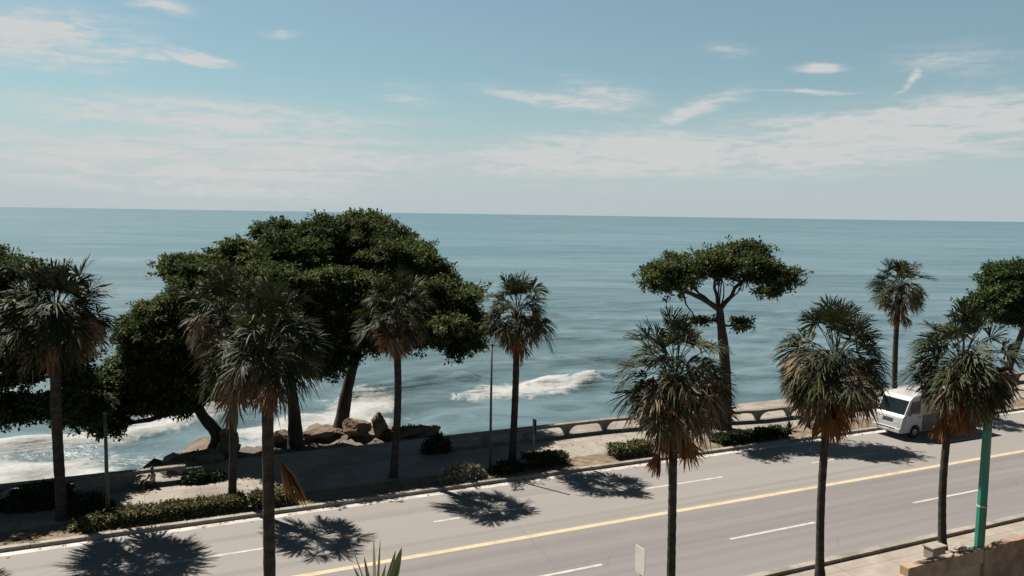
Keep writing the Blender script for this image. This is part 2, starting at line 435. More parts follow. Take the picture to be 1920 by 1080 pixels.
# markings (period 10.9 m, painted 4.7 m)
dash = MB(); rr = random.Random(2)
def mark(mb, t0, t1, s, w):
    mb.add([(t0, s-w/2, 0.006), (t1, s-w/2, 0.006), (t1, s+w/2, 0.006), (t0, s+w/2, 0.006)], [(0, 1, 2, 3)])
for k in range(-8, 14):
    mark(dash, 22.0+10.9*k, 26.7+10.9*k, 25.38, 0.16)
    mark(dash, 22.2+10.9*k, 27.0+10.9*k, 31.92, 0.16)
o = dash.build('lane_markings', M['white_line']); o.rotation_euler = (0, 0, TH); tag(o, kind='structure')
yl = MB(); mark(yl, -120, 200, 28.87, 0.30)
o = yl.build('centre_line', M['yellow_line']); o.rotation_euler = (0, 0, TH); tag(o, kind='structure')

# ------------------------------------------------------------------ rocky shore
def fbm(x, y, sc, seed=0.0, octv=4):
    return mnoise.fractal(Vector((x*sc, y*sc, seed)), 0.9, 2.1, octv)
ts = np.arange(-70, 90.01, 0.5); ss = np.arange(43.9, 62.01, 0.5)
vv = []; hts = {}
def shore_edge(t):
    a = 1/(1+math.exp(-(t-1.4)*1.6)) * 1/(1+math.exp((t-16.3)*1.6))
    return 44.4 + 6.6*a*(0.85+0.25*math.sin(t*0.7)) + 0.35*math.sin(t*1.9)
def shore_h(t, s):
    e = shore_edge(t)
    d = s-e
    top = 0.10 if s < 44.1 else 0.0
    base = -0.12 - 0.06*max(0, s-44) if d < 0 else -0.4-1.7*d
    f = min(1, max(0, (s-44.0)/0.8))
    return max(base + f*(0.55*fbm(t, s, 0.35, 1.3) + 0.25*fbm(t, s, 1.1, 4.1)), -8.0)
for t in ts:
    for s in ss:
        vv.append((t, s, shore_h(t, s)))
ns = len(ss)
ii, jj = np.meshgrid(np.arange(len(ts)-1), np.arange(ns-1), indexing='ij')
k0 = (ii*ns+jj).ravel()
shore = quads_obj('rocky_shore', vv, np.stack([k0, k0+ns, k0+ns+1, k0+1], 1), M['shore'], smooth=True)
shore.rotation_euler = (0, 0, TH); tag(shore, kind='structure')

# ------------------------------------------------------------------ sea
SEA_Z = -4.5
X = np.arange(-80, 100.01, 0.5); Y = np.arange(36, 190.01, 0.5)
GX, GY = np.meshgrid(X, Y, indexing='ij')
GT = GX*U[0]+GY*U[1]; GS = GX*V[0]+GY*V[1]
rg = np.random.default_rng(4)
def wobble(a, b_, n_=7, fmin=0.03, fmax=0.16):
    r = np.zeros_like(a)
    for _ in range(n_):
        f = rg.uniform(fmin, fmax); an = rg.uniform(0, 6.28); r += np.sin((a*math.cos(an)+b_*math.sin(an))*f*6.28/2 + rg.uniform(0, 6.28))
    return r/math.sqrt(n_)
w1 = wobble(GT, GS); w2 = wobble(GT, GS, 7, 0.1, 0.5)
edge = np.minimum(np.minimum((GX+80)/15, (100-GX)/15), np.minimum((190-GY)/40, 1)).clip(0, 1)
Hh = 0.28*np.sin((GS + 2.2*w1)*6.28/12.5 + 0.5*np.sin(GT*0.06)) * (0.6+0.4*w1) * edge
Hh += 0.07*w2*edge
foam = np.zeros_like(GX)
def seg_dist(pts):
    best = np.full_like(GX, 1e9); side = np.zeros_like(GX); along = np.zeros_like(GX)
    for (t0, s0), (t1, s1) in zip(pts[:-1], pts[1:]):
        dx, dy = t1-t0, s1-s0; L2 = dx*dx+dy*dy
        q = (((GT-t0)*dx+(GS-s0)*dy)/L2).clip(0, 1)
        ex, ey = GT-(t0+q*dx), GS-(s0+q*dy); d = np.hypot(ex, ey)
        m_ = d < best
        best = np.where(m_, d, best); side = np.where(m_, np.sign(dx*ey-dy*ex), side)
    return best, side
def breaker(pts, height, back, front, strength, foam_back):
    """crest line: steep face on the shore side, long back, white water spilling around the crest"""
    global Hh, foam
    d, sd = seg_dist(pts)
    prof = np.where(sd > 0, np.exp(-(d/back)**2), np.exp(-(d/front)**2))
    Hh = Hh + height*prof*(0.85+0.2*w1)
    if strength:
        fprof = np.where(sd > 0, np.exp(-(d/foam_back)**2), np.exp(-(d/(front*1.1))**2))
        foam = np.maximum(foam, strength*fprof*(0.9+0.18*w1+0.12*w2))
def wash(t, s, rt, rs, ang, k):
    global foam
    c_, s_ = math.cos(R(ang)), math.sin(R(ang))
    a = ((GT-t)*c_+(GS-s)*s_)/rt; b_ = (-(GT-t)*s_+(GS-s)*c_)/rs
    r2 = a*a+b_*b_
    foam = np.maximum(foam, k*np.exp(-(r2**1.5))*(0.92+0.16*w1+0.10*w2))
breaker([(-14, 66), (-1.8, 66.3), (1.2, 68.4), (3.9, 71.8), (7.2, 74.5)], 0.9, 5.0, 1.2, 1.05, 3.2)
wash(3.2, 72.5, 5.0, 2.2, 48, 1.05)
wash(-8.0, 60.5, 8.5, 3.2, 4, 1.15)
wash(-2.5, 58.8, 4.5, 1.6, 6, 0.85)
wash(12.5, 66.5, 7.5, 4.2, 10, 1.1)
wash(18.0, 71.0, 4.5, 3.0, 40, 1.0)
wash(8.0, 62.5, 3.5, 3.0, 20, 0.8)
breaker([(29.6, 70.2), (32, 68.6), (34.5, 68.2), (38, 69.2), (42.5, 71.2)], 0.75, 5.5, 1.0, 0.9, 2.6)
wash(35.5, 72.0, 6.0, 3.6, 14, 1.15)
breaker([(41, 70.6), (46, 68.5), (56, 67.5), (70, 68)], 1.1, 5.0, 1.6, 0.0, 1.0)
breaker([(17, 80), (25, 82), (33, 83.5), (48, 84)], 0.9, 5.0, 2.2, 0.0, 1.0)
breaker([(20, 74.5), (26, 76.5), (31, 78)], 1.0, 3.0, 1.4, 0.25, 1.2)
breaker([(-40, 84), (-15, 82), (2, 84)], 0.8, 6.0, 2.0, 0.35, 1.5)
breaker([(-40, 98), (20, 101), (90, 97)], 0.55, 6.0, 2.5, 0.0, 1.0)
Hh += 0.16*w2*np.clip(foam, 0, 1)
Vn = np.stack([GX, GY, SEA_Z+Hh], -1).reshape(-1, 3)
nx, ny = GX.shape
ii, jj = np.meshgrid(np.arange(nx-1), np.arange(ny-1), indexing='ij')
k0 = (ii*ny+jj).ravel()
Qn = np.stack([k0, k0+ny, k0+ny+1, k0+1], 1)
FAR = 150000.0
ox = [-FAR, -80, 100, FAR]; oy = [20, 36, 190, FAR]
Vo = [(x, y, SEA_Z) for x in ox for y in oy]; Qo = []
for i in range(3):
    for j in range(3):
        if (i, j) != (1, 1): Qo.append((i*4+j, (i+1)*4+j, (i+1)*4+j+1, i*4+j+1))
Va = np.vstack([Vn, np.array(Vo)]); Qa = np.vstack([Qn, np.array(Qo)+len(Vn)])
sea = quads_obj('sea', Va, Qa, M['sea'], smooth=True)
a = sea.data.attributes.new('foam', 'FLOAT', 'POINT')
a.data.foreach_set('value', np.concatenate([foam.ravel(), np.zeros(len(Vo))]).astype(np.float32))
tag(sea, kind='structure')


# ------------------------------------------------------------------ foliage
def leaves_mesh(name, centers, normals, size, mat, parent, rng, per=5, spread=0.28, aspect=0.5, up=0.35, bright=None):
    """sprigs of pointed leaves: each leaf a folded quad pair around a sprig point"""
    C = np.repeat(centers, per, 0); Nn = np.repeat(normals, per, 0); k = len(C)
    jit = rng.normal(0, 1, (k, 3))
    C = C + jit*spread*np.array([1, 1, 0.75])
    d = jit*0.9 + rng.normal(0, 0.5, (k, 3)) + Nn*0.8 + np.array([0, 0, -0.15]); d /= np.linalg.norm(d, axis=1, keepdims=True)
    nrm = rng.normal(0, 0.55, (k, 3)) + Nn*0.6 + np.array([0, 0, up+0.5])
    sd = np.cross(d, nrm); sd /= (np.linalg.norm(sd, axis=1, keepdims=True)+1e-6)
    nr = np.cross(sd, d)
    L = size*rng.uniform(0.5, 1.5, (k, 1)); w = L*aspect*rng.uniform(0.8, 1.15, (k, 1))
    v0 = C - d*L*0.5; v1 = C + sd*w*0.5 + nr*w*0.18 + d*L*0.08; v2 = C + d*L*0.5 - nr*L*0.10; v3 = C - sd*w*0.5 + nr*w*0.18 + d*L*0.08
    Vt = np.stack([v0, v1, v2, v3], 1).reshape(-1, 3)
    Q = np.arange(4*k).reshape(k, 4)
    tn = rng.beta(2.0, 2.6, k)
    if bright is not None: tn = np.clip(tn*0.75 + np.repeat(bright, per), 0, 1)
    return quads_obj(name, Vt, Q, mat, parent, np.repeat(tn, 4))

def crown(blobs, mat, parent, seed, dens=1.0, size=0.185, clump=1.0, name='crown', origin=(0, 0, 0), per=17, fill=0.20):
    """blobs: envelope ellipsoids (x, y, z, horizontal radius, vertical radius)"""
    rng = np.random.default_rng(seed); rd = random.Random(seed)
    cs = []; nsm = []; br = []; subs = []
    for (bx, by, bz, rx, rz) in blobs:
        ry = rx*0.95
        area = rx*ry + rx*rz*1.4
        k = max(4, int(3.9*area/(clump*clump)))
        for _ in range(k):
            q = rng.normal(0, 1, 3); q /= np.linalg.norm(q)
            rr_ = rng.uniform(0.35, 1.0)**0.6
            ctr = np.array([bx, by, bz]) + q*np.array([rx, ry, rz])*rr_*0.9
            rad = clump*rng.uniform(0.40, 0.92)*min(1, 0.45+rz*0.55)
            subs.append((ctr, rad, rng.uniform(-0.16, 0.24)))
    for ctr, rad, bb in subs:
        k = int(22*dens*(rad/0.55)**1.6)
        q = rng.normal(0, 1, (k, 3)); q /= np.linalg.norm(q, axis=1, keepdims=True)
        q[:, 2] = np.where(rng.random(k) < 0.74, np.abs(q[:, 2]), q[:, 2])
        rr_ = np.where(rng.random(k) < fill, rng.uniform(0.2, 0.8, k), rng.uniform(0.8, 1.05, k))
        sq = np.array([rng.uniform(0.9, 1.45), rng.uniform(0.9, 1.45), rng.uniform(0.45, 0.75)])
        cs.append(ctr + q*rr_[:, None]*rad*sq); nsm.append(q); br.append(bb + rng.normal(0, 0.10, k) + 0.12*np.maximum(q[:, 2], 0))  # leaves on clump tops tinted lighter, sunlight put into the colour
        for _ in range(rng.integers(2, 5)):          # twigs that stick out of the mass
            d = rng.normal(0, 1, 3); d[2] = abs(d[2])*0.9 - 0.15; d /= np.linalg.norm(d)
            kk = int(4*dens); ll = np.linspace(0.7, rng.uniform(1.25, 1.75), kk)[:, None]
            cs.append(ctr + d*ll*rad*sq + rng.normal(0, 0.06, (kk, 3))); nsm.append(np.tile(d, (kk, 1))); br.append(np.full(kk, bb+0.05))
    cs = np.vstack(cs) - np.array(origin); nsm = np.vstack(nsm); br = np.concatenate(br)
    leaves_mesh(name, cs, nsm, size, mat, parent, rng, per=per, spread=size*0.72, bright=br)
    return subs

def limb_path(a, b_, rd, sag=0.3, n_=6):
    a = Vector(a); b_ = Vector(b_); L = (b_-a).length
    off = Vector((rd.uniform(-1, 1), rd.uniform(-1, 1), rd.uniform(0.2, 1)*sag))*L*0.12
    pts = []
    for i in range(n_):
        q = i/(n_-1); p = a.lerp(b_, q) + off*math.sin(math.pi*q)
        p += Vector((rd.uniform(-1, 1), rd.uniform(-1, 1), rd.uniform(-1, 1)))*0.03*L*math.sin(math.pi*q)
        pts.append(p)
    return pts

def broadleaf(label, trunk_pts, trunk_r, blobs, mat, seed, limbs=14, group=None, name='broadleaf_tree', mains=99, **kw):
    base = Vector(trunk_pts[0]); rd = random.Random(seed)
    t = thing(name, label, 'tree', base, group=group)
    subs = crown(blobs, mat, t, seed, origin=base, **kw)
    b_ = MB()
    pts = [Vector(p)-base for p in trunk_pts]
    pts[0] = pts[0] + Vector((0, 0, -0.35))
    fine = []
    for i in range(len(pts)-1):                     # catmull-rom through the trunk points
        p0, p1, p2, p3 = pts[max(i-1, 0)], pts[i], pts[i+1], pts[min(i+2, len(pts)-1)]
        for q in np.linspace(0, 1, 6, endpoint=False):
            fine.append(0.5*((2*p1)+(p2-p0)*q+(2*p0-5*p1+4*p2-p3)*q*q+(3*p1-p0-3*p2+p3)*q**3))
    fine.append(pts[-1]); k = len(fine)
    rad = [trunk_r*(1.0-0.6*i/(k-1))*(1+0.55*math.exp(-i/2.0))*rd.uniform(0.94, 1.06) for i in range(k)]
    b_.tube(fine, rad, 12)
    fork = fine[int(k*0.55):]
    ends = rd.sample(subs, min(limbs, len(subs)))
    for (bx, by, bz, rx, rz) in sorted(blobs, key=lambda q: -q[3])[:mains]:               # one main limb into every mass of leaves
        e = Vector((bx, by, bz-rz*0.2))-base
        st = min(fork, key=lambda p: (p-e).length + 1.5*max(0, p.z-e.z))
        L = (e-st).length
        if L > 0.4:
            path = limb_path(st, e, rd, 0.4, 7); r0 = min(trunk_r*0.5, 0.05+0.035*L)
            b_.tube(path, [r0*(1-0.7*i/6) for i in range(7)], 8)
            for ctr, rr_, _ in rd.sample(subs, 3):
                e2 = Vector(ctr)-base
                if (e2-path[4]).length < 3.2: b_.tube(limb_path(path[4], e2, rd, 0.3, 5), [r0*0.4*(1-0.75*i/4) for i in range(5)], 6)
    for (bx, by, bz, rx, rz) in blobs:               # twigs carrying the small low tufts
        if rx < 0.75:
            e = Vector((bx, by, bz))-base; st = min(fine, key=lambda p: (p-e).length + 0.8*max(0, p.z-e.z))
            b_.tube(limb_path(st, e, rd, 0.3, 6), [0.09*(1-0.7*i/5) for i in range(6)], 6)
    for ctr, rr_, _ in ends:
        e = Vector(ctr)-base; st = min(fork, key=lambda p: (p-e).length)
        if (e-st).length < 5:
            b_.tube(limb_path(st, e, rd, 0.4, 6), [0.06*(1-0.7*i/5) for i in range(6)], 6)
    b_.build('trunk', M['bark'], t, smooth=True)
    return t

# ------------------------------------------------------------------ fan palms
def fan_leaf(hub, az_, el_, pet, L, nseg, droop, spread, bend, rng, roll_=0.0, fold=0.25, crinkle=0.0, wid=1.0):
    d0 = np.array([math.cos(az_)*math.cos(el_), math.sin(az_)*math.cos(el_), math.sin(el_)])
    mid_ = hub + d0*pet*0.55
    d1 = d0 + np.array([0, 0, -bend]); d1 /= np.linalg.norm(d1)
    tip = mid_ + (d0*0.4+d1*0.6)*pet*0.5
    side = np.cross(d1, np.array([0, 0, 1.0])); ln = np.linalg.norm(side)
    side = np.array([-math.sin(az_), math.cos(az_), 0]) if ln < 0.15 else side/ln
    nrm = np.cross(side, d1)
    side = side*math.cos(roll_) + nrm*math.sin(roll_); nrm = np.cross(side, d1)
    ph = np.linspace(-spread, spread, nseg) + rng.normal(0, 0.03, nseg)
    dr = np.cos(ph)[:, None]*d1 + np.sin(ph)[:, None]*side + nrm*(fold*np.abs(np.sin(ph)))[:, None] + rng.normal(0, 0.04+crinkle, (nseg, 3))
    dr /= np.linalg.norm(dr, axis=1, keepdims=True)
    q = np.cross(nrm, dr); q /= np.linalg.norm(q, axis=1, keepdims=True)
    q = q + nrm*rng.normal(0, 0.25, nseg)[:, None]
    Lk = L*(0.70+0.30*np.cos(ph))*rng.uniform(0.84, 1.08, nseg)
    w = wid*L*spread/nseg*0.62
    V_ = []
    for r, ww in ((0.04, 0.15), (0.42, 0.85), (0.76, 1.0), (1.0, 0.22)):
        p = tip + dr*(Lk*r)[:, None] + np.array([0, 0, -1.0])*(droop*rng.uniform(0.6, 1.3, nseg)*Lk*r**2.4)[:, None]
        if crinkle: p = p + rng.normal(0, crinkle*0.25*r, (nseg, 3))
        V_ += [p - q*w*ww, p + q*w*ww]
    V_ = np.stack(V_, 1).reshape(-1, 3)                 # nseg*8
    b0 = np.arange(nseg)*8
    Q = np.concatenate([np.stack([b0+2*i, b0+2*i+1, b0+2*i+3, b0+2*i+2], 1) for i in range(3)])
    # petiole: a thin three sided rod
    pr = 0.016
    ring = lambda c: np.stack([c+side*pr, c-side*pr*0.7+nrm*pr, c-side*pr*0.7-nrm*pr])
    pv = np.vstack([ring(hub), ring(mid_), ring(tip)]); o_ = len(V_)
    pq = [(o_+3*i+j, o_+3*i+(j+1) % 3, o_+3*i+3+(j+1) % 3, o_+3*i+3+j) for i in range(2) for j in range(3)]
    return np.vstack([V_, pv]), np.vstack([Q, np.array(pq)])

class Leaves:
    def __init__(self): self.v = []; self.q = []; self.t = []; self.k = 0
    def add(self, vq, tint, rng):
        v, q = vq; self.v.append(v); self.q.append(q+self.k); self.k += len(v)
        self.t.append(np.clip(tint + rng.normal(0, 0.07, len(v)), 0, 1))
    def build(self, name, mat, parent):
        return quads_obj(name, np.vstack(self.v), np.vstack(self.q), mat, parent, np.concatenate(self.t))

def palm(label, t, s, hub_z, seed, size=1.0, green=60, dead=42, skirt=26, trunk_r=0.165, skirt_len=1.9, lean=(0, 0), hanging=None, group=None, z0=0.1, top_drop=112, dead_drop=66, bendk=1.0):
    rng = np.random.default_rng(seed); rd = random.Random(seed)
    base = P(t, s, z0)
    th_ = thing('palm_tree', label, 'palm tree', base, group=group)
    h = hub_z - z0
    lx, ly = lean
    bow = (rd.uniform(-0.22, 0.22), rd.uniform(-0.22, 0.22))
    pts = []; rad = []; k = 36
    for i in range(k+1):
        q = i/k
        pts.append((lx*q*q + bow[0]*math.sin(math.pi*q), ly*q*q + bow[1]*math.sin(math.pi*q), -0.15+(h+0.15)*q))
        ringy = 0.025*(1 if i % 2 else -1) + rd.uniform(-0.02, 0.02)
        rad.append(trunk_r*(1.0-0.12*q)*(1+0.45*math.exp(-q*22))*(1+ringy))
    tb = MB(); tb.tube(pts, rad, 14)
    hub = np.array(pts[-1])
    # old leaf bases under the crown
    for i in range(26):
        a_ = i*2.4; zz = h - 0.15 - 1.3*(i/26)
        c_ = Vector((lx*(zz/h)**2+math.cos(a_)*trunk_r*0.8, ly*(zz/h)**2+math.sin(a_)*trunk_r*0.8, zz))
        tb.tube([c_, c_+Vector((math.cos(a_)*0.16, math.sin(a_)*0.16, 0.30))], [0.055, 0.03], 5)
    tb.build('trunk', M['palm_bark'], th_, smooth=True)
    g = Leaves()
    for i in range(green):
        q = i/(green-1)
        el_ = R(88 - top_drop*q**0.8 + rng.normal(0, 9)); az_ = i*2.39996 + rng.normal(0, 0.35)
        pet = size*rng.uniform(0.75, 1.45)*(0.90+0.10*q); L = size*rng.uniform(0.70, 1.0)*(1.18-0.18*bendk)
        hb = hub + np.array([math.cos(az_)*0.1, math.sin(az_)*0.1, 0.25-0.6*q])
        bend = (0.15 + 1.25*min(1.0, q*1.6))*rng.uniform(0.55, 1.25)*bendk
        g.add(fan_leaf(hb, az_, el_, pet, L, 38, 0.35*rng.uniform(0.5, 1.4), R(rng.uniform(85, 125)), bend, rng, rng.normal(0, 0.5), rng.uniform(0.35, 0.9), 0.07, 0.85), 0.05+0.40*rng.random()+(0.30 if rng.random() < 0.12 else 0), rng)
    g.build('crown', M['frond'], th_)
    dl = Leaves()
    sectors = rng.uniform(0, 6.28, 5)
    for i in range(dead):
        q = i/max(1, dead-1)
        el_ = R(20 - dead_drop*q + rng.normal(0, 9)); az_ = sectors[i % 5] + rng.normal(0, 0.6)
        pet = size*rng.uniform(0.75, 1.30)*(1.10-0.30*q); L = size*rng.uniform(0.50, 0.80)
        hb = hub + np.array([math.cos(az_)*0.12, math.sin(az_)*0.12, -0.05-0.55*q])
        dl.add(fan_leaf(hb, az_, el_, pet, L, 28, 0.55, R(95), 1.1+0.9*rng.random(), rng, rng.normal(0, 0.8), 0.7, 0.14, 1.0), 0.02+0.68*rng.random(), rng)
    dl.build('dead_fronds', M['dead_frond'], th_)
    sk = Leaves()
    for i in range(skirt):
        q = i/max(1, skirt-1)
        el_ = R(-52 - 22*rng.random()); az_ = rng.uniform(0, 6.28)
        pet = size*(0.35+0.4*rng.random()); L = size*(0.50+0.36*rng.random())
        zz = -0.5 - (skirt_len-1.0)*q
        hb = np.array([lx*((h+zz)/h)**2, ly*((h+zz)/h)**2, h+zz]) + np.array([math.cos(az_)*0.13, math.sin(az_)*0.13, 0])
        sk.add(fan_leaf(hb, az_, el_, pet, L, 16, 0.2, R(45), 1.6, rng, rng.normal(0, 0.8), 0.7, 0.10, 1.1), 0.05+0.7*rng.random(), rng)
    if skirt: sk.build('frond_skirt', M['skirt'], th_)
    for (zh, az_, pet, L) in hanging or ():
        hf = Leaves()
        hb = np.array([lx*((zh-z0)/h)**2, ly*((zh-z0)/h)**2, zh-z0]) + np.array([math.cos(az_)*0.15, math.sin(az_)*0.15, 0])
        for j in range(2):
            hf.add(fan_leaf(hb, az_, R(-35), pet, L, 14, 0.1, R(30), 3.0, rng, 0.4*j, 0.5, 0.03, 1.9), 0.25, rng)
        hf.build('hanging_frond', M['skirt'], th_)
    return th_

NEARG = 'palms along the near sidewalk'
FARG = 'palms along the seaside planting strip'
palm('fan palm with slim dark trunk before the big trees, brown frond hanging on it', 2.95, 21.2, 9.8, 11, 0.88, green=60, dead=30, skirt=8, trunk_r=0.165, skirt_len=1.0, hanging=[(6.95, 0.35, 0.22, 1.25)], group=NEARG, top_drop=84, dead_drop=34)
palm('fan palm with shaggy dead fronds and orange skirt, in front of the umbrella shaped tree', 16.05, 21.35, 8.15, 12, 1.12, green=54, dead=44, skirt=36, trunk_r=0.15, skirt_len=2.2, group=NEARG, hanging=[(5.9, 3.4, 0.5, 0.8), (6.3, 0.3, 0.5, 0.8)], lean=(-0.12, 0.05))
palm('round headed fan palm with grey brown fronds between umbrella tree and white minibus', 22.7, 21.2, 8.25, 13, 1.14, green=60, dead=42, skirt=34, trunk_r=0.15, skirt_len=2.0, group=NEARG, lean=(0.15, 0))
palm('fan palm beside the green pole, its hanging fronds in front of the white minibus', 29.2, 21.05, 7.75, 14, 1.12, green=58, dead=40, skirt=34, trunk_r=0.155, skirt_len=2.0, group=NEARG, lean=(0.3, 0.1), hanging=[(6.0, 3.5, 0.8, 0.8), (5.9, 0.1, 0.4, 0.8)])

palm('tall dark palm at the photo left, next to the thin pole by the low hedge', -3.19, 38.05, 8.95, 21, 1.20, green=80, dead=26, skirt=8, trunk_r=0.22, skirt_len=1.4, bendk=0.5, group=FARG, top_drop=118)
palm('palm with straight dark trunk at the end of the long low hedge', 3.57, 37.4, 8.65, 22, 1.05, green=46, dead=22, skirt=8, trunk_r=0.18, skirt_len=1.4, bendk=0.5, group=FARG, lean=(-0.2, 0.1))
palm('palm with dark trunk in the shade right of the brown boulders', 11.3, 38.0, 8.5, 23, 1.0, green=46, dead=22, skirt=14, trunk_r=0.19, skirt_len=1.6, bendk=0.5, group=FARG, lean=(0.1, -0.1))
palm('palm with drooping dark fronds between big trees and sea wall, beside a tall thin pole', 17.94, 38.15, 8.25, 24, 1.02, green=44, dead=20, skirt=14, trunk_r=0.19, skirt_len=2.0, bendk=0.5, group=FARG, lean=(0.15, 0.1))
palm('small far palm rising behind the near palms, left of the white minibus roof', 48.3, 39.2, 8.75, 25, 1.02, green=44, dead=26, skirt=18, trunk_r=0.19, skirt_len=2.4, bendk=0.5, group=FARG, lean=(-0.15, 0))
palm('palm at the far left edge, only its shadow and frond tips seen', -9.3, 37.9, 8.6, 26, 1.1, green=34, dead=14, skirt=6, trunk_r=0.2, bendk=0.5, group=FARG)

# ------------------------------------------------------------------ broadleaf trees
BIG_A = [(-18.70, 44.00, 5.73, 2.51, 2.95), (-19.34, 43.50, 6.99, 1.60, 1.60), (-16.81, 45.00, 8.33, 2.55, 2.55), (-18.53, 46.00, 9.75, 1.28, 1.10), (-20.22, 44.00, 4.21, 1.48, 1.78), (-15.62, 44.00, 4.88, 2.51, 2.22), (-18.63, 44.00, 2.78, 1.93, 0.9), (-22.33, 42.50, 2.2, 1.29, 0.9), (-22.98, 43.00, 3.49, 1.04, 0.87), (-21.25, 43.00, 3.07, 1.16, 1.16),
         (-19.24, 43.50, 4.92, 1.61, 1.90), (-16.63, 44.00, 6.06, 2.21, 1.92), (-15.85, 44.00, 8.45, 1.91, 1.62), (-18.22, 44.00, 7.53, 1.77, 1.62), (-20.61, 43.50, 3.27, 1.12, 1.17), (-16.78, 43.50, 3.92, 1.76, 1.03), (-19.03, 43.20, 2.62, 1.46, 0.64), (-21.53, 42.60, 1.55, 0.81, 0.52)]
BIG_B = [(-15.33, 47.00, 9.94, 2.34, 1.72), (-12.39, 46.50, 9.80, 2.63, 2.47), (-14.74, 46.00, 7.02, 2.92, 2.62), (-11.36, 46.00, 6.45, 2.62, 2.31), (-13.71, 48.00, 11.9, 1.75, 0.64), (-10.38, 45.00, 4.67, 1.51, 0.9),
         (-12.60, 42.00, 8.71, 2.38, 2.10), (-12.61, 41.00, 6.32, 1.93, 1.38), (-10.38, 42.00, 6.19, 2.11, 1.55), (-10.32, 43.00, 8.64, 2.01, 1.72), (-12.58, 45.00, 10.80, 1.79, 1.20)]
BIG_C = [(-8.99, 50.00, 11.35, 2.82, 1.59), (-10.45, 49.00, 9.32, 2.77, 2.45), (-6.67, 50.00, 9.76, 2.49, 1.99), (-4.16, 50.00, 7.89, 2.00, 1.83), (-7.84, 49.00, 7.25, 2.78, 2.0), (-5.54, 49.00, 5.90, 2.30, 0.9), (-3.14, 50.00, 6.3, 1.17, 1.2), (-9.17, 51.00, 12.6, 1.69, 0.54), (-11.80, 51.00, 11.9, 1.01, 0.68),
         (-8.80, 44.00, 8.55, 2.20, 1.91), (-7.54, 43.50, 6.87, 1.89, 1.31), (-5.39, 45.00, 7.89, 1.95, 1.80), (-3.80, 44.00, 6.85, 1.62, 1.03), (-2.56, 45.50, 7.26, 1.03, 1.52), (-6.89, 47.00, 10.46, 1.87, 1.41), (-2.97, 45.00, 5.80, 1.06, 0.54), (-10.22, 48.00, 11.95, 1.75, 0.95)]
UMB = [(9.12, 49.00, 9.54, 1.17, 0.98), (11.22, 49.60, 9.32, 1.32, 0.79), (12.77, 50.00, 10.24, 1.40, 1.13), (14.78, 49.50, 10.31, 1.64, 1.18), (16.35, 49.00, 9.71, 1.17, 0.78), (14.54, 50.50, 11.18, 1.14, 0.57), (10.55, 50.50, 10.18, 1.01, 0.74), (15.51, 48.50, 8.92, 1.10, 0.45), (14.25, 49.20, 6.62, 0.59, 0.39), (11.95, 49.80, 6.84, 0.47, 0.30)]
LEFT = [(-25.24, 37.00, 8.05, 2.35, 2.72), (-23.73, 37.00, 5.81, 1.62, 1.49), (-23.82, 38.00, 9.34, 1.22, 1.52), (-21.55, 37.00, 3.94, 1.25, 0.63), (-26.14, 38.50, 10.42, 1.79, 1.15), (-24.32, 37.50, 8.00, 1.51, 2.01), (-23.12, 36.50, 3.92, 1.48, 0.62), (-23.21, 38.50, 6.84, 1.29, 1.81), (-22.01, 39.50, 5.09, 1.20, 1.20), (-21.55, 39.50, 3.20, 1.20, 0.80), (-26.78, 36.00, 7.19, 2.17, 2.90)]
RIGHT = [(39.63, 63.00, 8.11, 2.60, 1.76), (36.83, 62.00, 6.83, 1.57, 0.83), (41.45, 64.00, 9.1, 1.91, 1.11), (42.88, 64.00, 7.21, 2.99, 1.92), (39.26, 62.50, 6.06, 1.88, 0.75), (44.28, 65.00, 8.87, 2.16, 1.30)]
broadleaf('big dark broadleaf tree with bent leaning trunk, leftmost of three on the headland',
          [(-16.83, 44.6, -0.3), (-16.6, 44.6, 0.62), (-17.4, 44.4, 1.9), (-17.9, 44.3, 3.6), (-17.6, 44.5, 5.4)], 0.42, BIG_A, M['leaf'], 31)
broadleaf('big broadleaf tree with straight dark trunk, middle of three on the headland',
          [(-12.46, 45.8, -0.3), (-12.6, 45.9, 2.06), (-12.95, 46.0, 4.2), (-13.6, 46.5, 7.0)], 0.40, BIG_B, M['leaf'], 32)
broadleaf('tallest broadleaf tree, its dark trunk leaning right beside the brown boulders',
          [(-10.71, 49.7, -0.3), (-10.35, 49.8, 1.84), (-9.8, 49.8, 4.2), (-9.3, 49.8, 6.6), (-8.7, 50.0, 8.9)], 0.42, BIG_C, M['leaf'], 33)
broadleaf('umbrella shaped tree with wide flat crown and forked trunk on the promenade',
          [(13.33, 49.5, 0.1), (13.42, 49.5, 2.26), (13.3, 49.5, 4.6), (12.98, 49.5, 6.9), (12.9, 49.5, 7.6)], 0.47, UMB, M['leaf'], 34, limbs=6, clump=0.95, dens=0.62, size=0.18, name='umbrella_tree', mains=4)
broadleaf('dark broadleaf tree filling the left edge of the photo with low sunlit branches',
          [tuple(P(-9.3, 43.2, 0.0)), (-26.4, 38.6, 2.5), (-25.9, 38.0, 5.0), (-25.5, 37.6, 7.0)], 0.40, LEFT, M['leaf_dull'], 35)
broadleaf('fresh green layered tree with leaning trunk at the right edge of the photo',
          [(39.2, 62.8, 0.1), (39.5, 63.0, 1.7), (40.1, 63.2, 3.2), (41.0, 63.5, 5.5), (41.6, 63.8, 7.0)], 0.35, RIGHT, M['leaf_fresh'], 36, size=0.22)

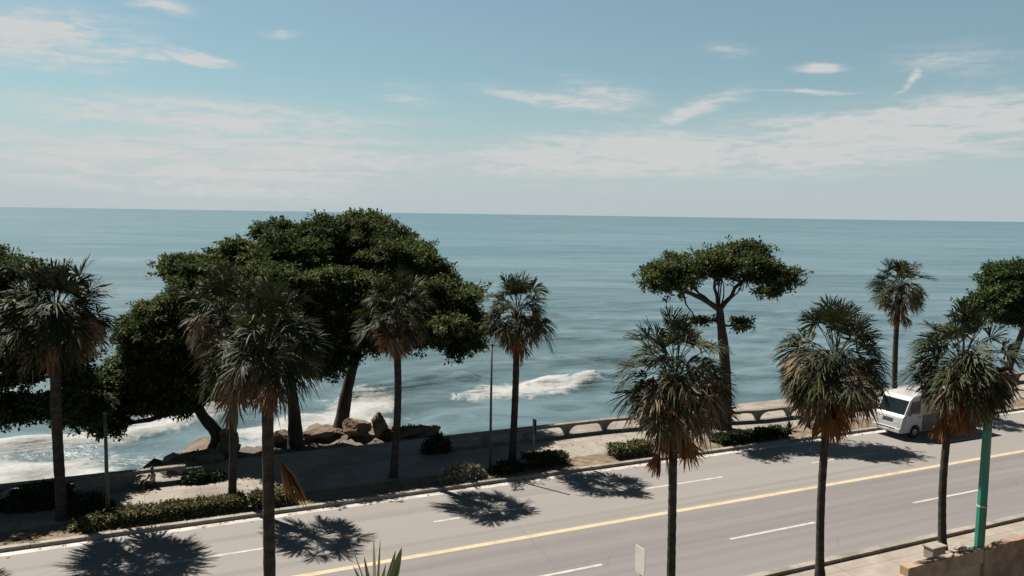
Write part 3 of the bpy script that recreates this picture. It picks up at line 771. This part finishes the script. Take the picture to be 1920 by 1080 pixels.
# ------------------------------------------------------------------ hedges, shrubs and planting
def bush(name, label, cat, t, s, Lx, Wy, h, mat, seed, size=0.10, rot=0.0, count=900, boxy=True, group=None, z0=0.1, per=5, spread=0.07):
    rng = np.random.default_rng(seed)
    q = rng.uniform(-1, 1, (count, 3)); q[:, 2] = rng.uniform(0, 1, count)
    if boxy:
        face = rng.random(count)
        q[:, 2] = np.where(face < 0.55, rng.uniform(0.82, 1.02, count), q[:, 2])
        sgn = np.sign(q[:, 1]); q[:, 1] = np.where(face >= 0.55, sgn*rng.uniform(0.85, 1.03, count), q[:, 1])
    else:
        n3 = rng.normal(0, 1, (count, 3)); n3[:, 2] = np.abs(n3[:, 2]); n3 /= np.linalg.norm(n3, axis=1, keepdims=True)
        q = n3*rng.uniform(0.6, 1.05, (count, 1))
    wob = 1 + 0.22*np.sin(q[:, 0]*Lx*2.3+seed) + 0.12*np.sin(q[:, 0]*Lx*6.1+q[:, 1]*3)
    c_ = np.stack([q[:, 0]*Lx/2, q[:, 1]*Wy/2*(0.85+0.15*wob), q[:, 2]*h*(0.75+0.25*wob)], 1)
    nn = np.stack([q[:, 0]*0.2, q[:, 1]*0.8, q[:, 2]*0.9], 1)
    ob = leaves_mesh(name, c_, nn, size, mat, None, rng, per=per, spread=spread, aspect=0.55)
    ob.location = P(t, s, z0); ob.rotation_euler = (0, 0, TH+rot)
    return tag(ob, label, cat, group)
bush('hedge', 'long low hedge with pale sunlit leaves along the kerb, left part of the strip', 'hedge', 1.35, 36.75, 5.4, 0.95, 0.46, M['hedge'], 41, 0.13, count=1900)
bush('hedge', 'short hedge piece between the two dark palm trunks, before the big tree shade', 'hedge', 5.2, 36.6, 1.9, 0.8, 0.5, M['hedge'], 42, 0.13, count=600)
bush('hedge', 'small clipped hedge block on the sunny strip left of the shaggy near palm', 'hedge', 24.5, 36.75, 2.5, 0.85, 0.6, M['hedge'], 43, 0.12, count=1000)
bush('hedge', 'clipped round topped hedge at the foot of the narrow street sign', 'hedge', 19.3, 36.9, 2.3, 0.9, 0.55, M['shrub_dark'], 44, 0.12, count=800)
bush('shrub', 'pale cream flowering shrub on the kerb left of the tall thin pole', 'shrub', 14.4, 36.45, 2.5, 1.1, 0.75, M['shrub_pale'], 45, 0.14, boxy=False, count=800)
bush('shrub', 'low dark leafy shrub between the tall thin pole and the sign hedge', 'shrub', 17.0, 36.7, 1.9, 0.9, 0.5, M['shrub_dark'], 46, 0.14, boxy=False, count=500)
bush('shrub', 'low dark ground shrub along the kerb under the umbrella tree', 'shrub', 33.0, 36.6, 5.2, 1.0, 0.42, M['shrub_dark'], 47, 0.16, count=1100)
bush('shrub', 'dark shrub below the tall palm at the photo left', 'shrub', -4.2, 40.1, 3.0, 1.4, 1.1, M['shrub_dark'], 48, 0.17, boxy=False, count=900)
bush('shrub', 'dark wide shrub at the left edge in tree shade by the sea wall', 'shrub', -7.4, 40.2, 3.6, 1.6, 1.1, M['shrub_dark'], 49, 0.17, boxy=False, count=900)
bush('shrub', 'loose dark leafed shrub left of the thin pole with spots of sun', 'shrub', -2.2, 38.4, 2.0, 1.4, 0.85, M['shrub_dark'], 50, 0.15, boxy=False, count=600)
bush('shrub', 'brownish sunlit shrub around the foot of the thin pole at the hedge start', 'shrub', -2.0, 36.6, 1.7, 0.9, 0.5, M['hedge'], 51, 0.13, boxy=False, count=450)
bush('shrub', 'red leafed shrub in the dark corner at the bottom left of the photo', 'shrub', -6.2, 36.6, 0.8, 0.8, 1.0, M['red_leaf'], 52, 0.13, boxy=False, count=260)
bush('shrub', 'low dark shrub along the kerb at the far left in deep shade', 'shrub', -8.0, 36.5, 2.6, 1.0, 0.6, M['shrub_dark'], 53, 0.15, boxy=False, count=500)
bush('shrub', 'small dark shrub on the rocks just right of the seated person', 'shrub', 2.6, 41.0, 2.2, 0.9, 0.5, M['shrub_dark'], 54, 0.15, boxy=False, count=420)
bush('shrub', 'dry brown scrub on top of the sunlit rock ledge at the headland end', 'shrub', 14.6, 46.2, 3.2, 1.2, 0.4, M['hedge'], 55, 0.15, boxy=False, count=420, z0=-0.1)
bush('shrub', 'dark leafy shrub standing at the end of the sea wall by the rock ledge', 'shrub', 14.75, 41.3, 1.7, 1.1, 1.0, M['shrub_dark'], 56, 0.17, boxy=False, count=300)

def spiky(label, t, s, seed, n_=26, L=0.9):
    rng = np.random.default_rng(seed); o = thing('spiky_plant', label, 'plant', P(t, s, 0.1), group='spiky plants under the umbrella tree')
    v = []; q = []; tn = []
    for i in range(n_):
        a_ = rng.uniform(0, 6.28); e_ = R(rng.uniform(25, 85)); l = L*rng.uniform(0.7, 1.1)
        d = np.array([math.cos(a_)*math.cos(e_), math.sin(a_)*math.cos(e_), math.sin(e_)]); sd = np.array([-math.sin(a_), math.cos(a_), 0])
        k = len(v)
        for r, w in ((0, 0.03), (0.5, 0.045), (1.0, 0.004)):
            p = d*l*r + np.array([0, 0, -0.25*l*r**2.2]); v += [p-sd*w, p+sd*w]
        q += [(k, k+1, k+3, k+2), (k+2, k+3, k+5, k+4)]; tn += [rng.uniform(0.1, 0.8)]*6
    quads_obj('foliage', v, q, M['shrub_dark'], o, tn)
spiky('spiky dark plant on the strip just left of the round headed near palm', 36.6, 37.2, 61)
spiky('second spiky dark plant, right next to the minibus nose', 38.3, 37.3, 62, 30, 1.0)

# young palm whose leaf tips rise into the bottom of the photo
rng = np.random.default_rng(77)
yp = thing('young_palm', 'young palm in the near yard, only its upright pale edged leaf tips in view', 'palm tree', (-2.05, 12.0, -0.03))
tb = MB(); tb.tube([(0, 0, -0.1), (0.05, 0.02, 2.5), (0.0, 0, 5.0), (0, 0, 7.2)], [0.16, 0.12, 0.11, 0.10], 12); tb.build('trunk', M['palm_bark'], yp, smooth=True)
g = Leaves(); hub = np.array([0, 0, 7.2])
for i in range(16):
    a_ = i*2.4; e_ = R(rng.uniform(-35, 12)); g.add(fan_leaf(hub, a_, e_, 0.45, 0.6, 16, 0.5, R(95), 0.4, rng), 0.3, rng)
g.build('crown', M['yucca'], yp)
def blade(p0, p1, w, tint_edge, tint_mid):
    p0 = np.array(p0); p1 = np.array(p1); sd = np.array([1, 0.25, 0.0]); v = []; tn = []
    for i in range(9):
        q = i/8; c_ = p0+(p1-p0)*q + np.array([0, 0, -0.05*q*q]); ww = w*math.sin(math.pi*min(1, 0.15+0.85*q))**0.8*(1 if q < 1 else 0.05)
        for e_, f_ in ((-1, 0.0), (-0.72, 0.05), (0, 0.22), (0.72, 0.05), (1, 0.0)):
            v.append(c_ + sd*ww*e_ + np.array([0.2, -1, 0])*ww*f_); tn.append(tint_edge if abs(e_) > 0.9 else tint_mid)
    return np.array(v), np.array([(5*i+j, 5*i+j+1, 5*i+6+j, 5*i+5+j) for i in range(8) for j in range(4)]), np.array(tn)
vs, qs, tns = [], [], []; k = 0
for p0, p1, w, te, tm in (((0.12, 0, 7.1), (0.40, 0.05, 8.22), 0.085, 1.0, 0.2), ((0.08, 0, 7.1), (0.30, 0.1, 8.15), 0.05, 0.95, 0.5),
                          ((0.0, 0, 7.1), (-0.03, 0.0, 8.42), 0.025, 1.0, 0.9), ((0.0, 0.05, 7.1), (0.06, 0.1, 8.34), 0.02, 1.0, 0.8),
                          ((-0.03, 0, 7.2), (-0.42, 0.1, 8.28), 0.012, 0.95, 0.9), ((-0.03, 0, 7.2), (-0.2, 0.1, 8.05), 0.03, 0.9, 0.6), ((-0.05, 0, 7.2), (-0.33, -0.1, 7.98), 0.03, 0.9, 0.5), ((0.02, 0, 7.2), (0.17, -0.05, 8.0), 0.03, 0.9, 0.4)):
    v, q, tn = blade(p0, p1, w, te, tm); vs.append(v); qs.append(q+k); tns.append(tn); k += len(v)
quads_obj('spear_leaves', np.vstack(vs), np.vstack(qs), M['yucca'], yp, np.concatenate(tns))

# dry leaves blown along the kerb, the strip and the promenade
rng = np.random.default_rng(91); k = 1100
tt = rng.uniform(-12, 45, k); sl = np.where(rng.random(k) < 0.2, 35.42 - np.abs(rng.normal(0, 0.22, k)), rng.uniform(35.8, 41.0, k))
zz = np.where(sl < 35.45, 0.014, 0.116); a_ = rng.uniform(0, 6.28, k); sz = rng.uniform(0.04, 0.11, k)
dx, dy = np.cos(a_)*sz, np.sin(a_)*sz
Vt = np.stack([np.stack([tt-dx, sl-dy, zz], 1), np.stack([tt-dy*0.4, sl+dx*0.4, zz+rng.uniform(0, 0.03, k)], 1), np.stack([tt+dx, sl+dy, zz+rng.uniform(0, 0.03, k)], 1), np.stack([tt+dy*0.4, sl-dx*0.4, zz], 1)], 1).reshape(-1, 3)
lit = quads_obj('fallen_leaves', Vt, np.arange(4*k).reshape(k, 4), M['skirt'], None, np.repeat(rng.random(k), 4))
lit.rotation_euler = (0, 0, TH); tag(lit, 'dry brown leaves scattered along the kerb and promenade', 'fallen leaves', kind='stuff')

# ------------------------------------------------------------------ boulders
def boulder(label, t, s, z, rx, ry, rz, seed, mat='rock', group=None, rot=0.0):
    bm = bmesh.new(); bmesh.ops.create_icosphere(bm, subdivisions=5, radius=1.0)
    rd = random.Random(seed*7+1)
    planes = []
    for _ in range(13):
        d = Vector((rd.gauss(0, 1), rd.gauss(0, 1), rd.gauss(0, 0.9))).normalized(); planes.append((d, rd.uniform(0.62, 0.9)))
    for v in bm.verts:
        q = v.co.normalized(); c_ = q*1.15
        for d, h in planes:
            m_ = c_.dot(d) - h
            if m_ > 0: c_ = c_ - d*m_*0.93
        c_ = c_*(1 + 0.10*mnoise.noise(q*2.3+Vector((seed*3.1, 0, 0))) + 0.07*mnoise.noise(q*5.5+Vector((0, seed*1.7, 0))) + 0.035*mnoise.noise(q*12+Vector((0, 0, seed))))
        v.co = Vector((c_.x*rx*0.85, c_.y*ry*0.85, c_.z*rz*0.72))
    me = bpy.data.meshes.new('boulder'); bm.to_mesh(me); bm.free()
    for p in me.polygons: p.use_smooth = True
    o = link('boulder', me, M[mat]); o.location = P(t, s, z); o.rotation_euler = (0, 0, TH+rot)
    return tag(o, label, 'rock', group or 'boulders on the headland')
boulder('broad tan boulder sloping down right beside the leaning tree trunk', 11.8, 47.2, 0.25, 1.0, 0.9, 0.95, 1)
boulder('upright tan boulder left of the shaded palm trunk', 13.05, 46.5, 0.35, 0.62, 0.55, 1.1, 2)
boulder('low brown boulder between the two straight tree trunks', 9.8, 47.9, 0.0, 1.3, 0.8, 0.55, 3)
boulder('tan boulder at the foot of the middle headland tree', 7.2, 47.6, 0.05, 0.9, 0.7, 0.6, 4)
boulder('rounded brown boulder at the foot of the bent leaning tree', 4.4, 47.2, 0.3, 0.7, 0.7, 0.95, 5)
boulder('dark brown flat rock at the water side of the wall, right of the seated person', 1.8, 43.4, 0.25, 0.8, 0.6, 0.45, 8, 'shore')
boulder('second brown rock in the row climbing to the bent tree', 3.1, 44.2, 0.3, 0.9, 0.7, 0.55, 9, 'shore')
boulder('rugged rock just below the bent tree at the shore', 4.2, 45.4, 0.35, 0.9, 0.7, 0.7, 10, 'shore')
boulder('long sunlit tan rock ledge with dry scrub at the right end of the headland', 14.8, 46.1, 0.0, 2.1, 0.9, 0.5, 11)

# ------------------------------------------------------------------ sea wall with arched openings
wl = thing('balustrade', 'low white concrete sea wall with wide arched openings along the promenade', 'sea wall', (0, 0, 0), TH)
def wall_s(t):
    pts = [(-60, 41.4), (26, 41.4), (30, 41.0), (36, 39.75), (42, 39.7), (70, 42.0), (120, 48)]
    for (a_, b_), (c_, d_) in zip(pts[:-1], pts[1:]):
        if a_ <= t <= c_: return b_+(d_-b_)*(t-a_)/(c_-a_)
    return 41.4
PITCH = 2.65
tl = [23.03-PITCH*k for k in range(1, 20)][::-1] + [23.03+PITCH*k for k in range(0, 22)]
skip = lambda t: 2.4 < t < 14.5          # the headland side has lost its wall to rocks and trees
runs = [(MB(), MB()), (MB(), MB())]
for a_, b_ in zip(tl[:-1], tl[1:]):
    if skip((a_+b_)/2): continue
    rail, base_ = runs[0 if b_ < 8 else 1]
    s0, s1 = wall_s(a_), wall_s(b_); an = math.atan2(s1-s0, b_-a_); dx, dy = math.cos(an), math.sin(an)
    def bar(mb, z0, z1, w):
        v = []
        for z in (z0, z1):
            for (tt, sg) in ((a_, -1), (b_, -1), (b_, 1), (a_, 1)):
                sc = s0 if tt == a_ else s1
                v.append((tt-dy*sg*w/2, sc+dx*sg*w/2, z))
        mb.add(v, [(3, 2, 1, 0), (4, 5, 6, 7), (0, 1, 5, 4), (1, 2, 6, 5), (2, 3, 7, 6), (3, 0, 4, 7)])
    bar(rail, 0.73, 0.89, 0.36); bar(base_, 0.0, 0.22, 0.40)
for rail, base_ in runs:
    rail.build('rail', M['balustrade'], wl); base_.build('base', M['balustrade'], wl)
poly = []
for i in range(9):
    q = i/8; poly.append((0.13+0.62*(1-math.cos(q*math.pi/2)), 0.20+0.52*math.sin(q*math.pi/2)))
poly = [(x, z) for x, z in poly] + [(0.75, 0.74)]
full = [(-x, z) for x, z in poly[::-1]] + poly
pm = MB(); pm.prism(full, -0.13, 0.13)
p0 = None
for t in tl:
    if skip(t): continue
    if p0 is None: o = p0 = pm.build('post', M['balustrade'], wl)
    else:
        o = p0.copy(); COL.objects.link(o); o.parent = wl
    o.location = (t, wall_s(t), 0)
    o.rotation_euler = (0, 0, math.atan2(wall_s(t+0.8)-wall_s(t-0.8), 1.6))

# ------------------------------------------------------------------ poles and signs
p = thing('street_pole', 'tall thin grey pole left of the lone palm by the sea wall', 'pole', P(16.12, 36.9, 0.1))
b_ = MB(); b_.tube([(0, 0, -0.1), (0, 0, 3.2), (0, 0, 6.6)], [0.075, 0.065, 0.055], 12); b_.build('pole', M['steel_dark'], p, smooth=True)
b_ = MB(); b_.box(-0.14, 0.14, -0.14, 0.14, -0.02, 0.03); b_.build('base_plate', M['steel_dark'], p, 0.005)
b_ = MB(); b_.tube([(0, 0, 6.6), (0, 0, 6.64), (0, 0, 6.7)], [0.07, 0.07, 0.02], 12); b_.build('cap', M['steel_dark'], p)

p = thing('street_pole', 'thin dark pole at the left end of the long low hedge', 'pole', P(-1.44, 37.19, 0.1))
b_ = MB(); b_.tube([(0, 0, -0.1), (0, 0, 2.0), (0.02, 0, 4.6)], [0.09, 0.08, 0.065], 12); b_.build('pole', M['steel_dark'], p, smooth=True)
b_ = MB(); b_.tube([(0, 0, -0.02), (0, 0, 0.35)], [0.14, 0.115], 12); b_.build('foot', M['steel_dark'], p, smooth=True)
b_ = MB(); b_.tube([(0.02, 0, 4.6), (0.02, 0, 4.66), (0.02, 0, 4.75)], [0.09, 0.09, 0.02], 12); b_.build('cap', M['steel_dark'], p)

p = thing('street_sign', 'narrow street sign on a grey post seen edge on, right of the lone palm', 'sign', P(19.0, 37.71, 0.1), TH)
b_ = MB(); b_.tube([(0, 0, -0.1), (0, 0, 2.28)], 0.045, 10); b_.build('post', M['steel'], p, smooth=True)
b_ = MB(); b_.box(0.05, 0.075, -0.16, 0.26, 1.45, 2.28); b_.build('sign_plate', M['sign_blue'], p, 0.004)
for zz in (1.6, 2.05): MB().box(-0.02, 0.05, -0.06, 0.06, zz, zz+0.04).build('bracket', M['steel'], p)

p = thing('road_sign', 'blank pale road sign on a thin post on the near sidewalk beside a palm trunk', 'sign', P(14.95, 21.55, 0.03), TH)
b_ = MB(); b_.tube([(0, 0, -0.1), (0, 0, 1.7)], 0.035, 10); b_.build('post', M['steel'], p, smooth=True)
b_ = MB(); pl = [(-0.28, 1.49), (-0.22, 1.40), (0.22, 1.40), (0.28, 1.49), (0.28, 2.27), (0.24, 2.32), (-0.24, 2.32), (-0.28, 2.27)]
b_.add([(-0.06, y, z) for y, z in pl]+[(-0.042, y, z) for y, z in pl], [tuple(range(8)), tuple(range(15, 7, -1))]+[(i, 8+i, 8+(i+1) % 8, (i+1) % 8) for i in range(8)])
b_.build('sign_plate', M['sign_white'], p)
for zz in (1.6, 2.1): MB().box(-0.040, 0.045, -0.10, 0.10, zz, zz+0.05).build('bracket', M['steel'], p)

p = thing('green_pole', 'thick green painted octagonal pole behind the brown wall, beside a palm', 'pole', P(30.55, 20.45, 0.03), 0.2)
b_ = MB(); b_.tube([(0, 0, -0.1), (0, 0, 1.9)], [0.20, 0.195], 8); b_.build('lower_pole', M['green'], p)
b_ = MB(); b_.tube([(0, 0, 1.9), (0, 0, 6.7)], [0.19, 0.165], 8); b_.build('upper_pole', M['green'], p)
b_ = MB(); b_.tube([(0, 0, 1.84), (0, 0, 1.90)], [0.206, 0.206], 8); b_.build('collar', M['sign_white'], p)
b_ = MB(); b_.tube([(0, 0, 6.7), (0, 0, 6.76)], [0.19, 0.12], 8); b_.build('cap', M['green'], p)
b_ = MB(); b_.box(-0.34, 0.34, -0.34, 0.34, -0.06, 0.02)
b_.build('base_plate', M['green'], p, 0.01)

# ------------------------------------------------------------------ brown wall of the near yard
yw = thing('yard_wall', 'weathered brown yard wall with cream pillars at the bottom right', 'wall', P(0, 0, 0), TH)
TW = 17.38
def rough_bar(x0, x1, y0, y1, z0, zf, n_=14, rough=0.02, seed=1):
    rd = random.Random(seed); mb = MB(); v = []
    for i in range(n_+1):
        x = x0+(x1-x0)*i/n_; z = zf(i/n_) + rd.uniform(-rough, rough)
        v += [(x, y0, z0), (x, y1, z0), (x, y1, z+rd.uniform(-rough, rough)*0.5), (x, y0, z)]
    f = [(3, 2, 1, 0), tuple(4*n_+j for j in range(4))]
    for i in range(n_):
        for j in range(4): f.append((4*i+j, 4*i+(j+1) % 4, 4*i+4+(j+1) % 4, 4*i+4+j))
    return mb.add(v, f)
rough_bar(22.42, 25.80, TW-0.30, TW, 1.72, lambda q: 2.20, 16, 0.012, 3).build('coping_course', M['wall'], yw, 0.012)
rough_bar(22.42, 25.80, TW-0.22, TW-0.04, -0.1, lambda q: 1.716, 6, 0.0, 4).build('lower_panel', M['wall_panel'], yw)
MB().box(22.10, 22.416, TW-0.34, TW+0.02, -0.1, 2.215).build('pillar', M['pillar'], yw, 0.03)
MB().box(25.806, 26.22, TW-0.34, TW+0.02, -0.1, 2.17).build('pillar', M['pillar'], yw, 0.03)
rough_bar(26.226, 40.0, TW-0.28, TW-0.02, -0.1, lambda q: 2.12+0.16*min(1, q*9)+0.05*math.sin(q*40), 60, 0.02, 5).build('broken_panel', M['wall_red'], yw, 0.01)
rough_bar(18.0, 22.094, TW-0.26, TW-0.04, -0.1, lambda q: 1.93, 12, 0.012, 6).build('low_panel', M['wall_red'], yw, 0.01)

cb = MB(); cb.box(-0.36, 0.36, -0.22, 0.22, 0, 0.42); cb.box(-0.40, 0.40, -0.26, 0.26, 0.42, 0.5)
o = cb.build('concrete_block', M['kerb'], None, 0.02); o.location = P(28.3, 20.75, 0.03); o.rotation_euler = (0, 0, TH)
tag(o, 'grey concrete block on the near sidewalk beside the palm foot', 'block')
for lab, t, s, r, sd in (('angular pale stone lying between the near palm foot and the green pole', 29.95, 20.9, 0.26, 21), ('small flat pale stone at the near palm foot', 28.95, 20.6, 0.2, 22), ('low pale stone against the foot of the green pole', 30.1, 20.35, 0.2, 23)):
    boulder(lab, t, s, 0.08, r*1.3, r, r*0.75, sd, 'kerb', 'stones around the palm foot')

# ------------------------------------------------------------------ minibus (front looks towards -x)
vb = thing('minibus', 'white minibus with dark windscreen driving left on the far lane, half hidden by palm fronds', 'minibus', P(41.55, 34.2, 0.0), TH)
WV = 1.02; Lb = 6.4
prof = [(0.05, 0.42), (0.0, 0.62), (0.02, 0.95), (0.16, 1.38), (0.30, 1.50), (0.72, 2.38), (0.95, 2.58), (1.4, 2.66), (6.0, 2.64), (6.28, 2.52), (6.40, 2.2), (6.42, 0.5), (6.30, 0.40)]
def arch(cx, r=0.46, k=9):
    return [(cx + r*math.cos(a_), 0.40 + r*math.sin(a_)) for a_ in np.linspace(0, math.pi, k)]
outline = prof + arch(5.0) + arch(1.25)
bm_ = MB(); bm_.prism(outline, -WV, WV)
bm_.build('body', M['van_white'], vb, 0.05, seg=3)
def slab(p0, p1, y0, y1, d, name, mat, th=0.02):
    """pane lying on the sloping front between profile points p0 and p1"""
    (x0, z0), (x1, z1) = p0, p1; L_ = math.hypot(x1-x0, z1-z0); nx_, nz_ = -(z1-z0)/L_, (x1-x0)/L_
    q = lambda x, z, e: (x+nx_*e, z+nz_*e)
    v = []
    for e in (-th, d):
        for (x, z), y in (((x0, z0), y0), ((x0, z0), y1), ((x1, z1), y1), ((x1, z1), y0)):
            a_ = q(x, z, e); v.append((a_[0], y, a_[1]))
    return MB().add(v, [(3, 2, 1, 0), (4, 5, 6, 7), (0, 1, 5, 4), (1, 2, 6, 5), (2, 3, 7, 6), (3, 0, 4, 7)]).build(name, mat, vb, 0.006)
slab((0.31, 1.52), (0.70, 2.34), -0.92, 0.92, 0.012, 'windscreen', M['glass'])
slab((0.035, 1.0), (0.11, 1.24), -0.40, 0.40, 0.014, 'grille', M['van_dark'])
for sy in (-1, 1):
    slab((0.03, 0.97), (0.13, 1.30), sy*0.62-0.24, sy*0.62+0.24, 0.018, 'headlamp', M['lamp_glass'])
    slab((0.005, 0.66), (0.02, 0.80), sy*0.72-0.10, sy*0.72+0.10, 0.03, 'fog_lamp', M['lamp_glass'])
bp_ = MB(); bp_.box(-0.10, 0.22, -1.0, 1.0, 0.42, 0.72); bp_.build('bumper', M['van_white'], vb, 0.05)
bp_ = MB(); bp_.box(-0.112, -0.10, -0.26, 0.26, 0.50, 0.62); bp_.build('number_plate', M['sign_white'], vb, 0.003)
bp_ = MB(); bp_.box(-0.108, -0.09, -0.62, 0.62, 0.64, 0.70); bp_.build('lower_grille', M['van_dark'], vb)
for y0, y1, sgn in ((-WV-0.012, -WV+0.02, -1), (WV-0.02, WV+0.012, 1)):
    d_ = MB(); d_.prism([(0.50, 1.55), (1.62, 1.50), (1.62, 2.30), (0.86, 2.30)], y0, y1); d_.build('front_window', M['glass'], vb, 0.004)
    d_ = MB(); d_.prism([(1.80, 1.48), (6.15, 1.48), (6.15, 2.36), (1.80, 2.36)], y0, y1); d_.build('side_window', M['van_beige'], vb, 0.004)
    for xx in (2.9, 4.0, 5.1):
        MB().box(xx-0.03, xx+0.03, min(y0, y0+0.004*sgn), max(y1, y1+0.004*sgn), 1.47, 2.37).build('window_pillar', M['van_white'], vb)
    d_ = MB(); d_.prism([(1.82, 0.46), (4.48, 0.46), (4.50, 0.62), (4.66, 0.86), (5.0, 0.97), (5.34, 0.86), (5.52, 0.5), (6.3, 0.5), (6.3, 1.42), (1.82, 1.42)], y0, y1); d_.build('side_panel', M['van_dark'], vb, 0.004)
    d_ = MB(); d_.prism([(0.35, 1.0), (0.38, 1.0), (0.38, 1.42), (0.35, 1.42)], y0, y1); d_.build('door_seam', M['van_dark'], vb)
    d_ = MB(); d_.box(1.45, 1.66, y0-0.02*(sgn < 0), y1+0.02*(sgn > 0), 1.28, 1.33); d_.build('door_handle', M['steel_dark'], vb, 0.008)
    mr = MB(); mr.tube([(0.55, sgn*(WV-0.02), 1.6), (0.42, sgn*(WV+0.16), 1.68)], [0.02, 0.02], 6)
    mr.box(0.36, 0.46, min(sgn*(WV+0.12), sgn*(WV+0.30)), max(sgn*(WV+0.12), sgn*(WV+0.30)), 1.52, 1.86); mr.build('mirror', M['van_dark'], vb, 0.02)
    for cx in (1.25, 5.0):
        wv = MB(); yy = sgn*(WV-0.14)
        wv.tube([(cx, yy-0.12, 0.37), (cx, yy-0.10, 0.37), (cx, yy+0.10, 0.37), (cx, yy+0.12, 0.37)], [0.33, 0.37, 0.37, 0.33], 24); tyre = wv.build('wheel', M['rubber'], vb, smooth=False)
        rim = MB(); rim.tube([(cx, yy+sgn*0.10, 0.37), (cx, yy+sgn*0.128, 0.37), (cx, yy+sgn*0.13, 0.37)], [0.22, 0.21, 0.08], 20); rim.build('rim', M['chrome'], tyre)
for yy in (-0.5, 0.3): MB().tube([(0.27, yy, 1.53), (0.36, yy+0.43, 1.68)], [0.012, 0.008], 6).build('wiper', M['rubber'], vb)
rk = MB(); rk.box(2.2, 4.4, -0.6, 0.6, 2.655, 2.78); rk.build('roof_unit', M['van_white'], vb, 0.05)

# ------------------------------------------------------------------ person on the promenade kerb by the sea wall
def skinned(name, joints, edges, mat, parent, sub=2):
    me = bpy.data.meshes.new(name); me.from_pydata([j[:3] for j in joints], edges, [])
    o = link(name, me, mat, parent)
    sk_ = o.modifiers.new('skin', 'SKIN'); sk_.use_smooth_shade = True
    if not me.skin_vertices: me.skin_vertices.new()
    for i, j in enumerate(joints):
        sv = me.skin_vertices[0].data[i]; sv.radius = (j[3], j[4] if len(j) > 4 else j[3]); sv.use_root = (i == 0)
    sb = o.modifiers.new('subdivision', 'SUBSURF'); sb.levels = sub; sb.render_levels = sub
    return o
pe = thing('person', 'person with dark hair in a pale shirt sitting at the sea wall, knees up', 'person', P(0.35, 41.0, 0.104), TH+R(-60))
J = [(0, 0, 0.14, 0.15, 0.12), (0, 0.01, 0.34, 0.13, 0.10), (0, 0.02, 0.56, 0.16, 0.10), (0, 0.02, 0.66, 0.07, 0.07), (0, 0.0, 0.74, 0.055), (0, -0.02, 0.83, 0.085, 0.095), (0, -0.02, 0.92, 0.08, 0.09),
     (0.17, 0.01, 0.60, 0.055), (0.23, -0.10, 0.40, 0.045), (0.14, -0.32, 0.38, 0.035), (0.10, -0.40, 0.38, 0.03),
     (-0.17, 0.01, 0.60, 0.055), (-0.23, -0.10, 0.40, 0.045), (-0.14, -0.32, 0.38, 0.035), (-0.10, -0.40, 0.38, 0.03),
     (0.11, -0.08, 0.14, 0.09), (0.13, -0.42, 0.42, 0.065), (0.12, -0.56, 0.08, 0.045), (0.12, -0.70, 0.045, 0.035),
     (-0.11, -0.08, 0.14, 0.09), (-0.13, -0.42, 0.42, 0.065), (-0.12, -0.56, 0.08, 0.045), (-0.12, -0.70, 0.045, 0.035),
     (0, -0.115, 0.85, 0.014)]
E_ = [(0, 1), (1, 2), (2, 3), (3, 4), (4, 5), (5, 6), (3, 7), (7, 8), (8, 9), (9, 10), (3, 11), (11, 12), (12, 13), (13, 14), (0, 15), (15, 16), (16, 17), (17, 18), (0, 19), (19, 20), (20, 21), (21, 22), (5, 23)]
skinned('body', J, E_, M['skin'], pe)
sj = [(0, 0, 0.16, 0.165, 0.135), (0, 0.01, 0.34, 0.15, 0.12), (0, 0.02, 0.56, 0.18, 0.12), (0, 0.02, 0.66, 0.085, 0.085), (0.18, 0.01, 0.60, 0.072), (0.225, -0.08, 0.44, 0.062), (-0.18, 0.01, 0.60, 0.072), (-0.225, -0.08, 0.44, 0.062)]
skinned('shirt', sj, [(0, 1), (1, 2), (2, 3), (3, 4), (4, 5), (3, 6), (6, 7)], M['shirt'], pe)
tj = [(0, 0, 0.13, 0.17, 0.14), (0.11, -0.08, 0.15, 0.105), (0.13, -0.42, 0.42, 0.08), (0.122, -0.53, 0.14, 0.06), (-0.11, -0.08, 0.15, 0.105), (-0.13, -0.42, 0.42, 0.08), (-0.122, -0.53, 0.14, 0.06)]
skinned('trousers', tj, [(0, 1), (1, 2), (2, 3), (0, 4), (4, 5), (5, 6)], M['trousers'], pe)
hj = [(0, 0.005, 0.86, 0.095, 0.10), (0, 0.0, 0.955, 0.09, 0.10), (0, 0.03, 0.98, 0.05)]
skinned('hair', hj, [(0, 1), (1, 2)], M['hair'], pe)
